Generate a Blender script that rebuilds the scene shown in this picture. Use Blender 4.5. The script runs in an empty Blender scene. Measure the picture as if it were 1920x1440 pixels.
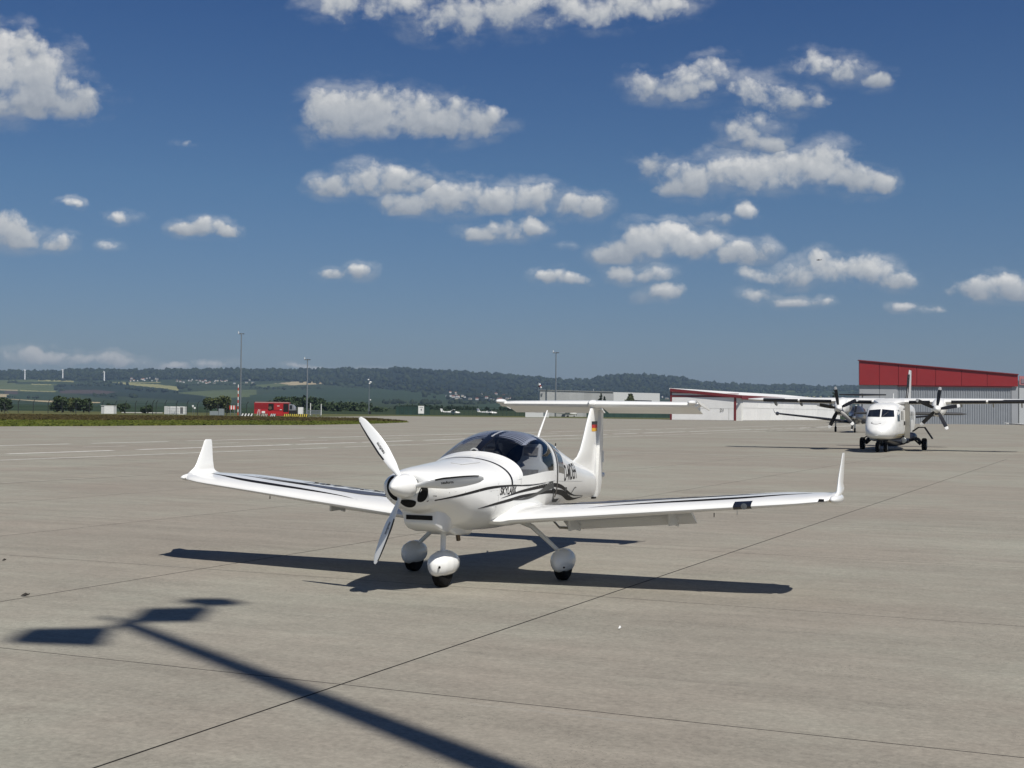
import bpy, bmesh, math, random
import numpy as np
from mathutils import Vector, Matrix
from mathutils.bvhtree import BVHTree
from math import sin, cos, radians, pi, tan, atan2, hypot, sqrt

random.seed(7)
rng = np.random.default_rng(7)
S = bpy.context.scene
COL = S.collection

# ------------------------------------------------------------------ camera
FPX, CXP, CYP = 2560.0, 960.0, 720.0          # focal length and centre in pixels of the 1920 x 1440 photograph
PITCH, ROLL, CAM_H = math.atan(50 / 2560), radians(0.6), 1.88
cam_data = bpy.data.cameras.new('camera')
cam_data.sensor_width = 36.0
cam_data.sensor_fit = 'HORIZONTAL'
cam_data.lens = 48.0
cam_data.clip_start, cam_data.clip_end = 0.1, 60000.0
cam = bpy.data.objects.new('camera', cam_data)
COL.objects.link(cam)
_X = Vector((1, 0, 0)); _U = Vector((0, -sin(PITCH), cos(PITCH))); _F = Vector((0, cos(PITCH), sin(PITCH)))
_r = _X * cos(ROLL) + _U * sin(ROLL); _u = -_X * sin(ROLL) + _U * cos(ROLL)
mw = Matrix((_r, _u, -_F)).transposed().to_4x4(); mw.translation = (0, 0, CAM_H)
cam.matrix_world = mw
S.camera = cam

# ------------------------------------------------------------------ sun, sky, exposure
SUN_AZ, SUN_EL = radians(145.0), radians(55.0)      # azimuth clockwise from +Y (the view direction)
sun_vec = Vector((sin(SUN_AZ) * cos(SUN_EL), cos(SUN_AZ) * cos(SUN_EL), sin(SUN_EL)))
sl = bpy.data.lights.new('sun', 'SUN')
sl.energy = 5.0; sl.angle = radians(0.53); sl.color = (1.0, 0.955, 0.88)
so = bpy.data.objects.new('sun', sl); COL.objects.link(so)
so.rotation_euler = sun_vec.to_track_quat('Z', 'Y').to_euler(); so.location = (20, -30, 60)
S.view_settings.view_transform = 'Standard'; S.view_settings.look = 'None'
S.view_settings.exposure = 0.0; S.view_settings.gamma = 1.0; S.view_settings.use_curve_mapping = False
S.cycles.max_bounces = 8; S.cycles.transparent_max_bounces = 16; S.cycles.volume_bounces = 1
S.cycles.use_denoising = True
S.cycles.sample_clamp_indirect = 6.0

def ray(px, py):
    """direction through a point of the photograph"""
    u, v = px - CXP, py - CYP
    u, v = u * cos(ROLL) + v * sin(ROLL), -u * sin(ROLL) + v * cos(ROLL)
    a, c = u / FPX, -v / FPX
    return Vector((a, cos(PITCH) - c * sin(PITCH), sin(PITCH) + c * cos(PITCH)))
def gp(px, py, z=0.0):
    """ground point seen there"""
    r = ray(px, py); t = (z - CAM_H) / r.z
    return Vector((r.x * t, r.y * t, z))
def at(px, py, Y):
    """point seen there at depth Y"""
    r = ray(px, py); t = Y / r.y
    return Vector((r.x * t, Y, CAM_H + r.z * t))
def zat(px, py, Y): return at(px, py, Y).z

# ---- world: Nishita sky with cumulus fields given in directions (x/y, z/y of the view ray, times 100)
world = bpy.data.worlds.new('World'); S.world = world; world.use_nodes = True
wt = world.node_tree; wt.nodes.clear()
class NB:
    """short-hand for building node trees"""
    def __init__(self, t): self.t = t; self.L = t.links
    def n(self, typ, **kw):
        nd = self.t.nodes.new(typ)
        for k, v in kw.items(): setattr(nd, k, v)
        return nd
    def put(self, sock, v):
        if isinstance(v, bpy.types.NodeSocket): self.L.new(v, sock)
        else: sock.default_value = v
    def m(self, op, a, b=0.0, c=None, clamp=False):
        nd = self.n('ShaderNodeMath', operation=op, use_clamp=clamp)
        self.put(nd.inputs[0], a); self.put(nd.inputs[1], b)
        if c is not None: self.put(nd.inputs[2], c)
        return nd.outputs[0]
    def v(self, op, a, b=(0, 0, 0), out=0):
        nd = self.n('ShaderNodeVectorMath', operation=op)
        self.put(nd.inputs[0], a)
        if op == 'SCALE': self.put(nd.inputs['Scale'], b)
        elif len(nd.inputs) > 1: self.put(nd.inputs[1], b)
        return nd.outputs['Value'] if op in ('LENGTH', 'DOT_PRODUCT', 'DISTANCE') else nd.outputs[0]
    def noise(self, vec, scale, detail=6, rough=.55, col=False, lac=2.0, typ='FBM'):
        nd = self.n('ShaderNodeTexNoise'); nd.noise_type = typ
        self.put(nd.inputs['Vector'], vec); nd.inputs['Scale'].default_value = scale
        nd.inputs['Detail'].default_value = detail; nd.inputs['Roughness'].default_value = rough
        nd.inputs['Lacunarity'].default_value = lac
        return nd.outputs['Color'] if col else nd.outputs[0]
    def ramp(self, fac, stops, interp='LINEAR'):
        nd = self.n('ShaderNodeValToRGB'); nd.color_ramp.interpolation = interp
        el = nd.color_ramp.elements
        while len(el) < len(stops): el.new(.5)
        for e, (p, c) in zip(el, stops):
            e.position = p; e.color = (c, c, c, 1) if isinstance(c, (int, float)) else (*c, 1)
        self.put(nd.inputs[0], fac); return nd.outputs[0]
    def mix(self, fac, a, b, typ='MIX'):
        nd = self.n('ShaderNodeMix', data_type='RGBA', blend_type=typ)
        self.put(nd.inputs[0], fac); self.put(nd.inputs[6], a if isinstance(a, bpy.types.NodeSocket) else (*a, 1))
        self.put(nd.inputs[7], b if isinstance(b, bpy.types.NodeSocket) else (*b, 1)); return nd.outputs[2]
    def smooth(self, x, lo, hi, a=0.0, b=1.0):
        nd = self.n('ShaderNodeMapRange', interpolation_type='SMOOTHSTEP')
        self.put(nd.inputs[0], x); nd.inputs[1].default_value = lo; nd.inputs[2].default_value = hi
        nd.inputs[3].default_value = a; nd.inputs[4].default_value = b; return nd.outputs[0]

# clouds: (base row, weakness, puffs (x, y, half width, half height))
CLOUDS = [
 (92, .30, [(655,8,85,42),(760,0,90,34),(850,28,105,52),(960,18,130,52),(1090,12,140,46),(1210,2,105,38)]),
 (228, .02, [(15,95,62,48),(40,135,84,64),(70,182,95,45),(135,192,72,34),(-10,190,90,42)]),
 (120, .60, [(130,90,30,26)]),
 (264, .04, [(630,220,66,52),(700,212,92,50),(765,210,84,44),(835,224,84,40),(905,234,54,30)]),
 (372, .12, [(620,350,42,26),(690,332,62,34),(745,332,62,32),(790,344,42,26)]),
 (407, .12, [(768,380,62,26),(830,368,62,34),(872,356,46,28),(930,378,62,26),(1000,376,72,30),(1060,382,62,24),(1115,382,36,24)]),
 (454, .14, [(900,434,46,20),(950,426,58,26),(1000,424,32,18)]),
 (196, .28, [(1212,160,52,32),(1275,165,76,32),(1340,127,46,30),(1300,150,66,34)]),
 (214, .34, [(1410,160,66,32),(1470,186,76,32),(1525,196,44,16)]),
 (166, .34, [(1530,122,52,28),(1590,132,56,30),(1640,146,36,20)]),
 (290, .18, [(1412,250,56,40),(1445,268,42,24)]),
 (372, .06, [(1290,332,64,32),(1380,326,84,40),(1460,320,84,42),(1545,310,64,42),(1600,336,64,32),(1650,346,32,18),(1262,346,54,24)]),
 (345, .45, [(1222,306,40,40)]),
 (422, .42, [(1350,408,56,14),(1402,398,32,20)]),
 (499, .00, [(1160,470,46,24),(1210,456,54,36),(1255,442,46,30),(1300,462,64,32),(1332,452,32,30),(1385,476,54,24)]),
 (490, .45, [(1432,464,34,24)]),
 (542, .10, [(1500,506,56,24),(1560,500,64,26),(1620,500,64,26),(1690,522,38,20)]),
 (545, .40, [(1425,516,66,22)]),
 (532, .22, [(1030,516,40,18),(1080,520,34,13)]),
 (532, .18, [(1165,510,34,19),(1222,512,50,18)]),
 (565, .16, [(1245,548,48,19)]),
 (575, .32, [(1420,553,50,18),(1480,560,54,14),(1540,562,32,12)]),
 (566, .08, [(1830,548,54,22),(1880,540,54,26),(1922,548,44,20)]),
 (470, .06, [(8,425,54,38),(40,446,48,22)]),
 (472, .26, [(118,454,34,20),(92,456,32,14)]),
 (443, .06, [(345,424,34,16),(390,418,40,22),(425,430,28,13)]),
 (523, .18, [(630,508,34,13),(675,504,32,18)]),
 (397, .36, [(132,383,28,13)]), (424, .48, [(222,408,44,15)]), (477, .50, [(203,461,30,13)]),
 (584, .34, [(1695,573,30,12)]), (590, .52, [(1745,580,44,9)]),
 (697, .16, [(70,668,76,15),(150,676,66,11),(212,679,76,13)]), (697, .26, [(400,681,42,12),(330,686,46,10)]),
 (699, .40, [(590,686,56,9),(690,691,60,7)]),
 (280, .62, [(340,268,30,10)]), (470, .56, [(1062,458,24,12)]),
]
def uv(px, py):
    r = ray(px, py); return (100 * r.x / r.y, 100 * r.z / r.y)
PX = 100 / FPX
grp = bpy.data.node_groups.new('cloud_field', 'ShaderNodeTree')
grp.interface.new_socket('P', in_out='INPUT', socket_type='NodeSocketVector')
grp.interface.new_socket('D', in_out='OUTPUT', socket_type='NodeSocketFloat')
grp.interface.new_socket('HW', in_out='OUTPUT', socket_type='NodeSocketFloat')
g = NB(grp); gi = g.n('NodeGroupInput'); go_ = g.n('NodeGroupOutput')
P0 = gi.outputs[0]
warp = g.v('SCALE', g.v('SUBTRACT', g.noise(P0, .22, 5, .55, col=True), (.5, .5, .5)), 2.2)
Pw = g.v('MULTIPLY', g.v('ADD', P0, warp), (1, 1, 0))
sep = g.n('ShaderNodeSeparateXYZ'); g.put(sep.inputs[0], P0); vv = sep.outputs[1]
big = g.noise(P0, .42, 10, .58)
vo = g.n('ShaderNodeTexVoronoi', feature='F1'); g.put(vo.inputs['Vector'], Pw)
vo.inputs['Scale'].default_value = .80; vo.inputs['Detail'].default_value = 3; vo.inputs['Roughness'].default_value = .5
N_ = g.m('ADD', g.m('MULTIPLY', g.m('SUBTRACT', big, .5), 1.55), g.m('MULTIPLY', g.m('SUBTRACT', .50, vo.outputs[0]), .42))
Nb = g.m('MULTIPLY', g.m('SUBTRACT', g.noise(g.v('MULTIPLY', P0, (.6, 1.2, 1)), .5, 6, .55), .5), 1.3)
tot = HW = None
for base, weak, puffs in CLOUDS:
    F_ = None
    for (x, y, a, b) in puffs:
        cu, cv = uv(x, y)
        q = g.v('MULTIPLY', g.v('SUBTRACT', Pw, (cu, cv, 0)), (1 / (a * 1.22 * PX), 1 / (b * 1.26 * PX), 0))
        f = g.m('SUBTRACT', 1.0, g.v('DOT_PRODUCT', q, q))
        F_ = f if F_ is None else g.m('SMOOTH_MAX', F_, f, .2)
    mx = sum(p[0] for p in puffs) / len(puffs); hh = max(p[3] for p in puffs)
    vb = uv(mx, base)[1]
    ht = g.m('MULTIPLY', g.m('SUBTRACT', vv, vb - 3 * PX), 1.0 / (hh * PX))
    F_ = g.m('SUBTRACT', g.m('ADD', F_, N_), weak)
    F_ = g.m('SMOOTH_MIN', F_, g.m('ADD', g.m('MULTIPLY', ht, 2.0), Nb), .25)
    if tot is None: tot, HW = F_, ht
    else:
        mxn = g.n('ShaderNodeMix', data_type='FLOAT'); g.put(mxn.inputs[0], g.m('GREATER_THAN', F_, tot)); g.put(mxn.inputs[2], HW); g.put(mxn.inputs[3], ht); HW = mxn.outputs[0]
        tot = g.m('MAXIMUM', tot, F_)
g.put(go_.inputs[0], g.m('MAXIMUM', tot, -1.2)); g.put(go_.inputs[1], HW)

w = NB(wt)
tc = w.n('ShaderNodeTexCoord'); dirv = tc.outputs['Generated']
sx = w.n('ShaderNodeSeparateXYZ'); w.put(sx.inputs[0], dirv)
ys = w.m('MAXIMUM', sx.outputs[1], .05)
cx = w.n('ShaderNodeCombineXYZ')
w.put(cx.inputs[0], w.m('MULTIPLY', w.m('DIVIDE', sx.outputs[0], ys), 100)); w.put(cx.inputs[1], w.m('MULTIPLY', w.m('DIVIDE', sx.outputs[2], ys), 100))
Pd = cx.outputs[0]
def field(vec):
    nd = w.n('ShaderNodeGroup'); nd.node_tree = grp; w.put(nd.inputs[0], vec); return nd.outputs
D1, HW1 = field(Pd)[:2]
D2 = field(w.v('ADD', Pd, (6 * PX, 14 * PX, 0)))[0]
sky = w.n('ShaderNodeTexSky', sky_type='NISHITA')
sky.sun_disc = False; sky.sun_elevation = SUN_EL; sky.sun_rotation = SUN_AZ
sky.altitude = 280; sky.air_density = 1.0; sky.dust_density = 0.6; sky.ozone_density = 2.2
SKY_STRENGTH = 0.05
skyc = sky.outputs[0]
hz = w.m('MAXIMUM', sx.outputs[2], 0.0)
tint = w.ramp(hz, [(0.0, (.70, .80, 1.10)), (.06, (.68, .81, 1.09)), (.16, (.60, .84, 1.12)), (.30, (.38, .66, 1.08)), (.60, (.30, .53, .90)), (1.0, (.28, .49, .86))])
skyc = w.mix(1.0, skyc, tint, 'MULTIPLY')
alpha = w.smooth(D1, -.06, .66)
thin = w.noise(Pd, .30, 6, .55)
lit = w.m('ADD', .04, w.smooth(HW1, .0, 2.0, 0.0, .58))
lit = w.m('ADD', lit, w.m('MULTIPLY', w.m('SUBTRACT', D1, D2), .42))
lit = w.m('ADD', lit, w.m('MULTIPLY', w.m('SUBTRACT', thin, .5), .55), clamp=True)
ccol = w.ramp(lit, [(0.0, (6.4, 7.0, 7.9)), (.30, (8.6, 9.1, 9.7)), (.60, (10.8, 11.1, 11.3)), (1.0, (16.5, 16.2, 15.6))])
lowc = w.smooth(sx.outputs[2], .02, .11)
ccol = w.mix(lowc, w.mix(.45, ccol, (7.4, 6.9, 7.2)), ccol)
wisp = w.m('MULTIPLY', w.smooth(D1, -.85, .20), w.smooth(w.noise(w.v('MULTIPLY', Pd, (.5, 1.1, 1)), .34, 8, .62), .40, .68, 0.0, .42))
alpha = w.m('MAXIMUM', w.m('MULTIPLY', alpha, .94), wisp)
cov = w.m('MULTIPLY', alpha, w.m('ADD', .62, w.m('MULTIPLY', lowc, .33)))
full = w.mix(cov, skyc, ccol)
bgA = w.n('ShaderNodeBackground'); w.put(bgA.inputs[0], full); bgA.inputs[1].default_value = SKY_STRENGTH
# the rest of the sky: the same weather, looser cumulus
gen = w.smooth(w.noise(w.v('MULTIPLY', dirv, (1, 1, 2.4)), 3.2, 7, .58), .56, .70)
up = w.smooth(sx.outputs[2], .0, .12)
gate = w.m('MAXIMUM', w.smooth(sx.outputs[1], .60, .79, 1.0, 0.0), w.smooth(sx.outputs[2], .42, .56))
other = w.mix(w.m('MULTIPLY', w.m('MULTIPLY', w.m('MULTIPLY', gen, gate), up), .8), skyc, (11.0, 11.3, 11.6))
bgB = w.n('ShaderNodeBackground'); w.put(bgB.inputs[0], other); bgB.inputs[1].default_value = SKY_STRENGTH
front = w.m('MULTIPLY', w.m('GREATER_THAN', sx.outputs[1], .80), w.m('MULTIPLY', w.m('LESS_THAN', sx.outputs[2], .42), w.m('GREATER_THAN', sx.outputs[2], 0.0)))
msx = w.n('ShaderNodeMixShader'); w.put(msx.inputs[0], front)
w.L.new(bgB.outputs[0], msx.inputs[1]); w.L.new(bgA.outputs[0], msx.inputs[2])
wo = w.n('ShaderNodeOutputWorld'); w.L.new(msx.outputs[0], wo.inputs[0])
world.cycles.sampling_method = 'MANUAL'; world.cycles.sample_map_resolution = 512

# ------------------------------------------------------------------ helpers
class MB:
    """collects faces, then links them as ONE mesh object"""
    def __init__(self): self.v = []; self.f = []; self.mi = []; self.cur = 0
    def add(self, vs, fs):
        o = len(self.v); self.v += [tuple(p) for p in vs]
        self.f += [tuple(i + o for i in f) for f in fs]; self.mi += [self.cur] * len(fs); return self
    def box(self, lo, hi, M=None):
        x0, y0, z0 = lo; x1, y1, z1 = hi
        vs = [Vector(p) for p in ((x0,y0,z0),(x1,y0,z0),(x1,y1,z0),(x0,y1,z0),(x0,y0,z1),(x1,y0,z1),(x1,y1,z1),(x0,y1,z1))]
        if M is not None: vs = [M @ p for p in vs]
        return self.add(vs, [(3,2,1,0),(4,5,6,7),(0,1,5,4),(1,2,6,5),(2,3,7,6),(3,0,4,7)])
    def loft(self, rings, cap0=True, cap1=True, closed=True):
        n = len(rings[0]); vs = [p for r in rings for p in r]; fs = []
        for i in range(len(rings) - 1):
            for j in range(n if closed else n - 1):
                k = (j + 1) % n
                fs.append((i*n+j, i*n+k, (i+1)*n+k, (i+1)*n+j))
        if cap0: fs.append(tuple(reversed(range(n))))
        if cap1: fs.append(tuple((len(rings)-1)*n + j for j in range(n)))
        return self.add(vs, fs)
    def tube(self, pts, r, seg=8, cap=True):
        pts = [Vector(p) for p in pts]; rs = r if isinstance(r, (list, tuple)) else [r] * len(pts)
        rings = []; ref = None
        for i, p in enumerate(pts):
            d = (pts[min(i+1, len(pts)-1)] - pts[max(i-1, 0)]).normalized()
            if ref is None: ref = Vector((0,0,1)) if abs(d.z) < .9 else Vector((1,0,0))
            a = d.cross(ref).normalized(); b = d.cross(a).normalized()
            rings.append([p + (a*cos(t)+b*sin(t))*rs[i] for t in [2*pi*k/seg for k in range(seg)]])
        return self.loft(rings, cap, cap)
    def lathe(self, prof, origin=(0,0,0), axis='x', seg=20):
        """prof: (along, radius)"""
        o = Vector(origin); rings = []
        for a, r in prof:
            ring = []
            for k in range(seg):
                t = 2*pi*k/seg; c, s_ = r*cos(t), r*sin(t)
                ring.append(o + (Vector((a,c,s_)) if axis=='x' else Vector((c,a,s_)) if axis=='y' else Vector((c,s_,a))))
            rings.append(ring)
        return self.loft(rings)
    def prism(self, poly, d):
        """poly of 3D points thickened by the vector d"""
        d = Vector(d); a = [Vector(p) for p in poly]
        return self.loft([a, [p + d for p in a]])
    def ellipsoid(self, c, r, nu=14, nv=9, M=None):
        c = Vector(c); rings = []
        for i in range(1, nv):
            ph = -pi/2 + pi*i/nv
            rings.append([Vector((r[0]*cos(ph)*cos(t), r[1]*cos(ph)*sin(t), r[2]*sin(ph))) for t in [2*pi*k/nu for k in range(nu)]])
        if M is not None: rings = [[M @ p for p in q] for q in rings]
        return self.loft([[c + p for p in q] for q in rings])
    def build(self, name, mat, parent=None, smooth=35, fixn=True):
        me = bpy.data.meshes.new(name)
        me.from_pydata([tuple(p) for p in self.v], [], self.f)
        mats = mat if isinstance(mat, (list, tuple)) else [mat]
        for m_ in mats: me.materials.append(m_)
        if len(mats) > 1: me.polygons.foreach_set('material_index', self.mi)
        if fixn:
            b = bmesh.new(); b.from_mesh(me); bmesh.ops.recalc_face_normals(b, faces=b.faces[:]); b.to_mesh(me); b.free()
        if smooth:
            me.polygons.foreach_set('use_smooth', [True]*len(me.polygons))
            me.set_sharp_from_angle(angle=radians(smooth))
        me.update()
        o = bpy.data.objects.new(name, me); COL.objects.link(o)
        if parent is not None: o.parent = parent
        return o
def tag(o, label=None, cat=None, group=None, kind=None):
    if label: o['label'] = label
    if cat: o['category'] = cat
    if group: o['group'] = group
    if kind: o['kind'] = kind
    return o
def empty(name, loc, rz=0.0, label=None, cat=None, group=None, scale=1.0):
    o = bpy.data.objects.new(name, None); COL.objects.link(o)
    o.location = loc; o.rotation_euler = (0, 0, rz); o.scale = (scale,)*3; o.empty_display_size = .3
    return tag(o, label, cat, group)
def copy_tree(o, parent=None):
    c = o.copy(); COL.objects.link(c); c.parent = parent
    for ch in list(o.children): copy_tree(ch, c)
    return c
def big_mesh(name, V, Fq, mats, mi=None, smooth=False, parent=None):
    """numpy arrays to a mesh"""
    V = np.asarray(V, np.float32); Fq = np.asarray(Fq, np.int32); n, k = Fq.shape
    me = bpy.data.meshes.new(name)
    me.vertices.add(len(V)); me.vertices.foreach_set('co', V.ravel())
    me.loops.add(n*k); me.loops.foreach_set('vertex_index', Fq.ravel())
    me.polygons.add(n); me.polygons.foreach_set('loop_start', np.arange(n, dtype=np.int32)*k)
    for m_ in mats: me.materials.append(m_)
    if mi is not None: me.polygons.foreach_set('material_index', np.asarray(mi, np.int32))
    if smooth: me.polygons.foreach_set('use_smooth', np.ones(n, bool))
    me.update(calc_edges=True); me.validate()
    o = bpy.data.objects.new(name, me); COL.objects.link(o)
    if parent is not None: o.parent = parent
    return o

# ------------------------------------------------------------------ materials
MATS = {}
def mat(name, c, rough=.5, metal=0.0, var=0.0, scale=6.0, coat=0.0, spec=.5, c2=None, bump=0.0, bscale=40, rand=0.0, emit=None):
    if name in MATS: return MATS[name]
    m = bpy.data.materials.new(name); m.use_nodes = True; t = m.node_tree
    b = t.nodes['Principled BSDF']; q = NB(t)
    b.inputs['Base Color'].default_value = (*c, 1); b.inputs['Roughness'].default_value = rough
    b.inputs['Metallic'].default_value = metal; b.inputs['Coat Weight'].default_value = coat
    b.inputs['Coat Roughness'].default_value = .06; b.inputs['Specular IOR Level'].default_value = spec
    if var or c2 or rand:
        tcn = q.n('ShaderNodeTexCoord')
        f = q.noise(tcn.outputs['Object'], scale, 7, .62)
        lo = tuple(x*(1-var) for x in c); hi = tuple(min(1, x*(1+var)) for x in (c2 or c))
        col = q.mix(q.smooth(f, .36, .66), lo, hi)
        if rand:
            oi = q.n('ShaderNodeObjectInfo')
            k = q.m('ADD', 1-rand/2, q.m('MULTIPLY', oi.outputs['Random'], rand))
            col = q.v('SCALE', col, k)
        q.put(b.inputs['Base Color'], col)
    if bump:
        tcn = q.n('ShaderNodeTexCoord'); bp = q.n('ShaderNodeBump')
        bp.inputs['Strength'].default_value = bump; bp.inputs['Distance'].default_value = .02
        q.put(bp.inputs['Height'], q.noise(tcn.outputs['Object'], bscale, 6, .6)); q.put(b.inputs['Normal'], bp.outputs[0])
    MATS[name] = m; return m
WHITE = mat('white_paint', (.80,.80,.775), .28, var=.02, scale=3, coat=.5)
WHITE2 = mat('white_paint_worn', (.76,.76,.735), .34, var=.05, scale=2.5, coat=.3)
BLACK = mat('black_paint', (.012,.012,.014), .35)
CHAR = mat('charcoal_decal', (.022,.021,.020), .65, spec=.2)
GREYD = mat('grey_decal', (.085,.085,.08), .65, spec=.2)
RUBBER = mat('tyre_rubber', (.007,.007,.007), .9, spec=.2, var=.2, scale=30)
HOLE = mat('dark_hole', (.003,.003,.003), .9)
STEEL = mat('galvanised_steel', (.32,.34,.35), .45, .75, var=.12, scale=8)
LIGHTMETAL = mat('bare_metal', (.55,.55,.53), .3, .9)
SEAM = mat('panel_seam', (.36,.36,.345), .5)
def concrete(name, shift=0.0):
    m = bpy.data.materials.new(name); m.use_nodes = True; t = m.node_tree; q = NB(t); b = t.nodes['Principled BSDF']
    tcn = q.n('ShaderNodeNewGeometry'); rot = q.n('ShaderNodeVectorRotate', rotation_type='Z_AXIS')
    q.put(rot.inputs['Vector'], tcn.outputs['Position']); rot.inputs['Angle'].default_value = radians(25.2)   # x across, y along the lanes
    p = rot.outputs[0]
    streak = q.noise(q.v('MULTIPLY', p, (.30, 2.6, 1)), 1.0, 8, .66)
    streak2 = q.noise(q.v('MULTIPLY', p, (.07, .75, 1)), 1.0, 6, .6)
    blot = q.noise(p, .085, 7, .66); blot2 = q.noise(q.v('ADD', p, (37, 11, 0)), .35, 5, .6)
    fine = q.noise(p, 22, 9, .78); fine2 = q.noise(p, 7, 6, .7)
    col = q.mix(q.smooth(blot, .40, .60), (.246,.224,.186), (.268,.260,.215))
    col = q.mix(q.m('MULTIPLY', q.smooth(blot2, .45, .64), .35), col, (.252,.218,.180))
    k = q.m('ADD', 1.0, q.m('MULTIPLY', q.m('SUBTRACT', streak, .5), .42))
    k = q.m('ADD', k, q.m('MULTIPLY', q.m('SUBTRACT', streak2, .5), .30))
    k = q.m('ADD', k, q.m('MULTIPLY', q.m('SUBTRACT', fine, .5), 1.35)); k = q.m('ADD', k, q.m('MULTIPLY', q.m('SUBTRACT', fine2, .5), .50))
    mid = q.noise(q.v('MULTIPLY', p, (.9, 2.2, 1)), 1.3, 8, .7)
    k = q.m('ADD', k, q.m('MULTIPLY', q.m('SUBTRACT', mid, .5), .40))
    far = q.v('LENGTH', tcn.outputs['Position']); 
    col = q.v('SCALE', col, k)
    # pits and rubber specks
    vo_ = q.n('ShaderNodeTexVoronoi', feature='F1'); q.put(vo_.inputs['Vector'], q.v('MULTIPLY', p, (7, 15, 1))); vo_.inputs['Randomness'].default_value = 1
    area = q.m('GREATER_THAN', q.m('ADD', q.noise(p, .55, 5, .65), q.m('MULTIPLY', q.noise(p, 9, 3, .6), .35)), .755)
    pit = q.m('MULTIPLY', q.m('LESS_THAN', vo_.outputs[0], .20), area)
    col = q.mix(q.m('MULTIPLY', pit, .8), col, (.06,.052,.044))
    # pale scuffs along the finishing direction
    sc = q.smooth(q.noise(q.v('MULTIPLY', p, (.22, 4.0, 1)), 1.0, 9, .7), .61, .74)
    col = q.mix(q.m('MULTIPLY', sc, .45), col, (.300,.292,.262))
    ds = q.smooth(q.noise(q.v('MULTIPLY', p, (.13, 1.7, 3)), 1.0, 8, .68), .60, .74)
    col = q.mix(q.m('MULTIPLY', ds, .32), col, (.125,.110,.096))
    ol = q.smooth(q.noise(q.v('ADD', p, (5.3, 9.1, 0)), .42, 4, .5), .68, .76)
    col = q.mix(q.m('MULTIPLY', ol, .30), col, (.10,.09,.08))
    oi = q.n('ShaderNodeObjectInfo')
    col = q.v('SCALE', col, q.m('ADD', .975 + shift, q.m('MULTIPLY', oi.outputs['Random'], .05)))
    q.put(b.inputs['Base Color'], col); b.inputs['Roughness'].default_value = .88; b.inputs['Specular IOR Level'].default_value = .25
    bp = q.n('ShaderNodeBump'); bp.inputs['Strength'].default_value = .22; bp.inputs['Distance'].default_value = .006
    q.put(bp.inputs['Height'], q.m('ADD', fine, q.m('MULTIPLY', streak, .6))); q.put(b.inputs['Normal'], bp.outputs[0])
    return m
CONC = concrete('apron_concrete')
SEAL = mat('joint_sealant', (.030,.027,.024), .8, var=.4, scale=3)
WLINE = mat('worn_white_line', (.62,.61,.57), .8, var=.18, scale=2.0)

# ------------------------------------------------------------------ ground: apron slabs, grass, field and hills
GA = radians(24.4)
apr = empty('apron', (0, 0, 0), -GA); tag(apr, kind='structure')     # local x across the lanes, local y along them
def loc2w(n, d): return Vector((n*cos(GA) + d*sin(GA), -n*sin(GA) + d*cos(GA), 0))
def w2loc(p): return (p[0]*cos(GA) - p[1]*sin(GA), p[0]*sin(GA) + p[1]*cos(GA))
N0, D0, SW, SL = -4.91, 8.05, 4.95, 5.0
slab_cells = set()
for i in range(-16, 12):
    for j in range(-4, 22):
        c = loc2w(N0 + (i+.5)*SW, D0 + (j+.5)*SL)
        if c.y > -2 and hypot(c.x, c.y) < 62 and abs(c.x) < 3.5 + c.y*.45: slab_cells.add((i, j))
        elif hypot(c.x, c.y) < 9 and c.y > -8: slab_cells.add((i, j))
def slab_mesh(gx, gy):
    b = MB(); x, y, c, h = SW/2 - gx, SL/2 - gy, .0015, .05
    b.add([(-x,-y,-h),(x,-y,-h),(x,y,-h),(-x,y,-h),(-x,-y,-c),(x,-y,-c),(x,y,-c),(-x,y,-c),(-x+c,-y+c,0),(x-c,-y+c,0),(x-c,y-c,0),(-x+c,y-c,0)],
          [(0,1,5,4),(1,2,6,5),(2,3,7,6),(3,0,4,7),(4,5,9,8),(5,6,10,9),(6,7,11,10),(7,4,8,11),(8,9,10,11)])
    return b
sb_ = slab_mesh(.0085, .0052); sb_.mi = [1]*8 + [0]; slab0 = sb_.build('slab', [CONC, SEAL], apr, smooth=0)
first = True
for (i, j) in sorted(slab_cells):
    o = slab0 if first else slab0.copy()
    if not first: COL.objects.link(o); o.parent = apr
    first = False
    o.location = (N0 + (i+.5)*SW, D0 + (j+.5)*SL, 0)
# bed below the joints, and the rest of the concrete as one sheet cut round the slabs
cells = []; bed = []
for i in range(-60, 70):
    for j in range(-14, 104):
        x, y = N0 + i*SW, D0 + j*SL
        if (i, j) in slab_cells: bed.append((x, y, -.014)); continue
        c = loc2w(x + SW/2, y + SL/2)
        if c.y > 520 : continue
        cells.append((x, y, 0.0))
def sheet(cs, name, m):
    V = []; F_ = []
    for (x, y, z) in cs:
        k = len(V); V += [(x,y,z),(x+SW,y,z),(x+SW,y+SL,z),(x,y+SL,z)]; F_.append((k,k+1,k+2,k+3))
    return big_mesh(name, V, F_, [m], parent=apr)
sheet(bed, 'joint_sealant', SEAL); sheet(cells, 'far_concrete', CONC)

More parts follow.
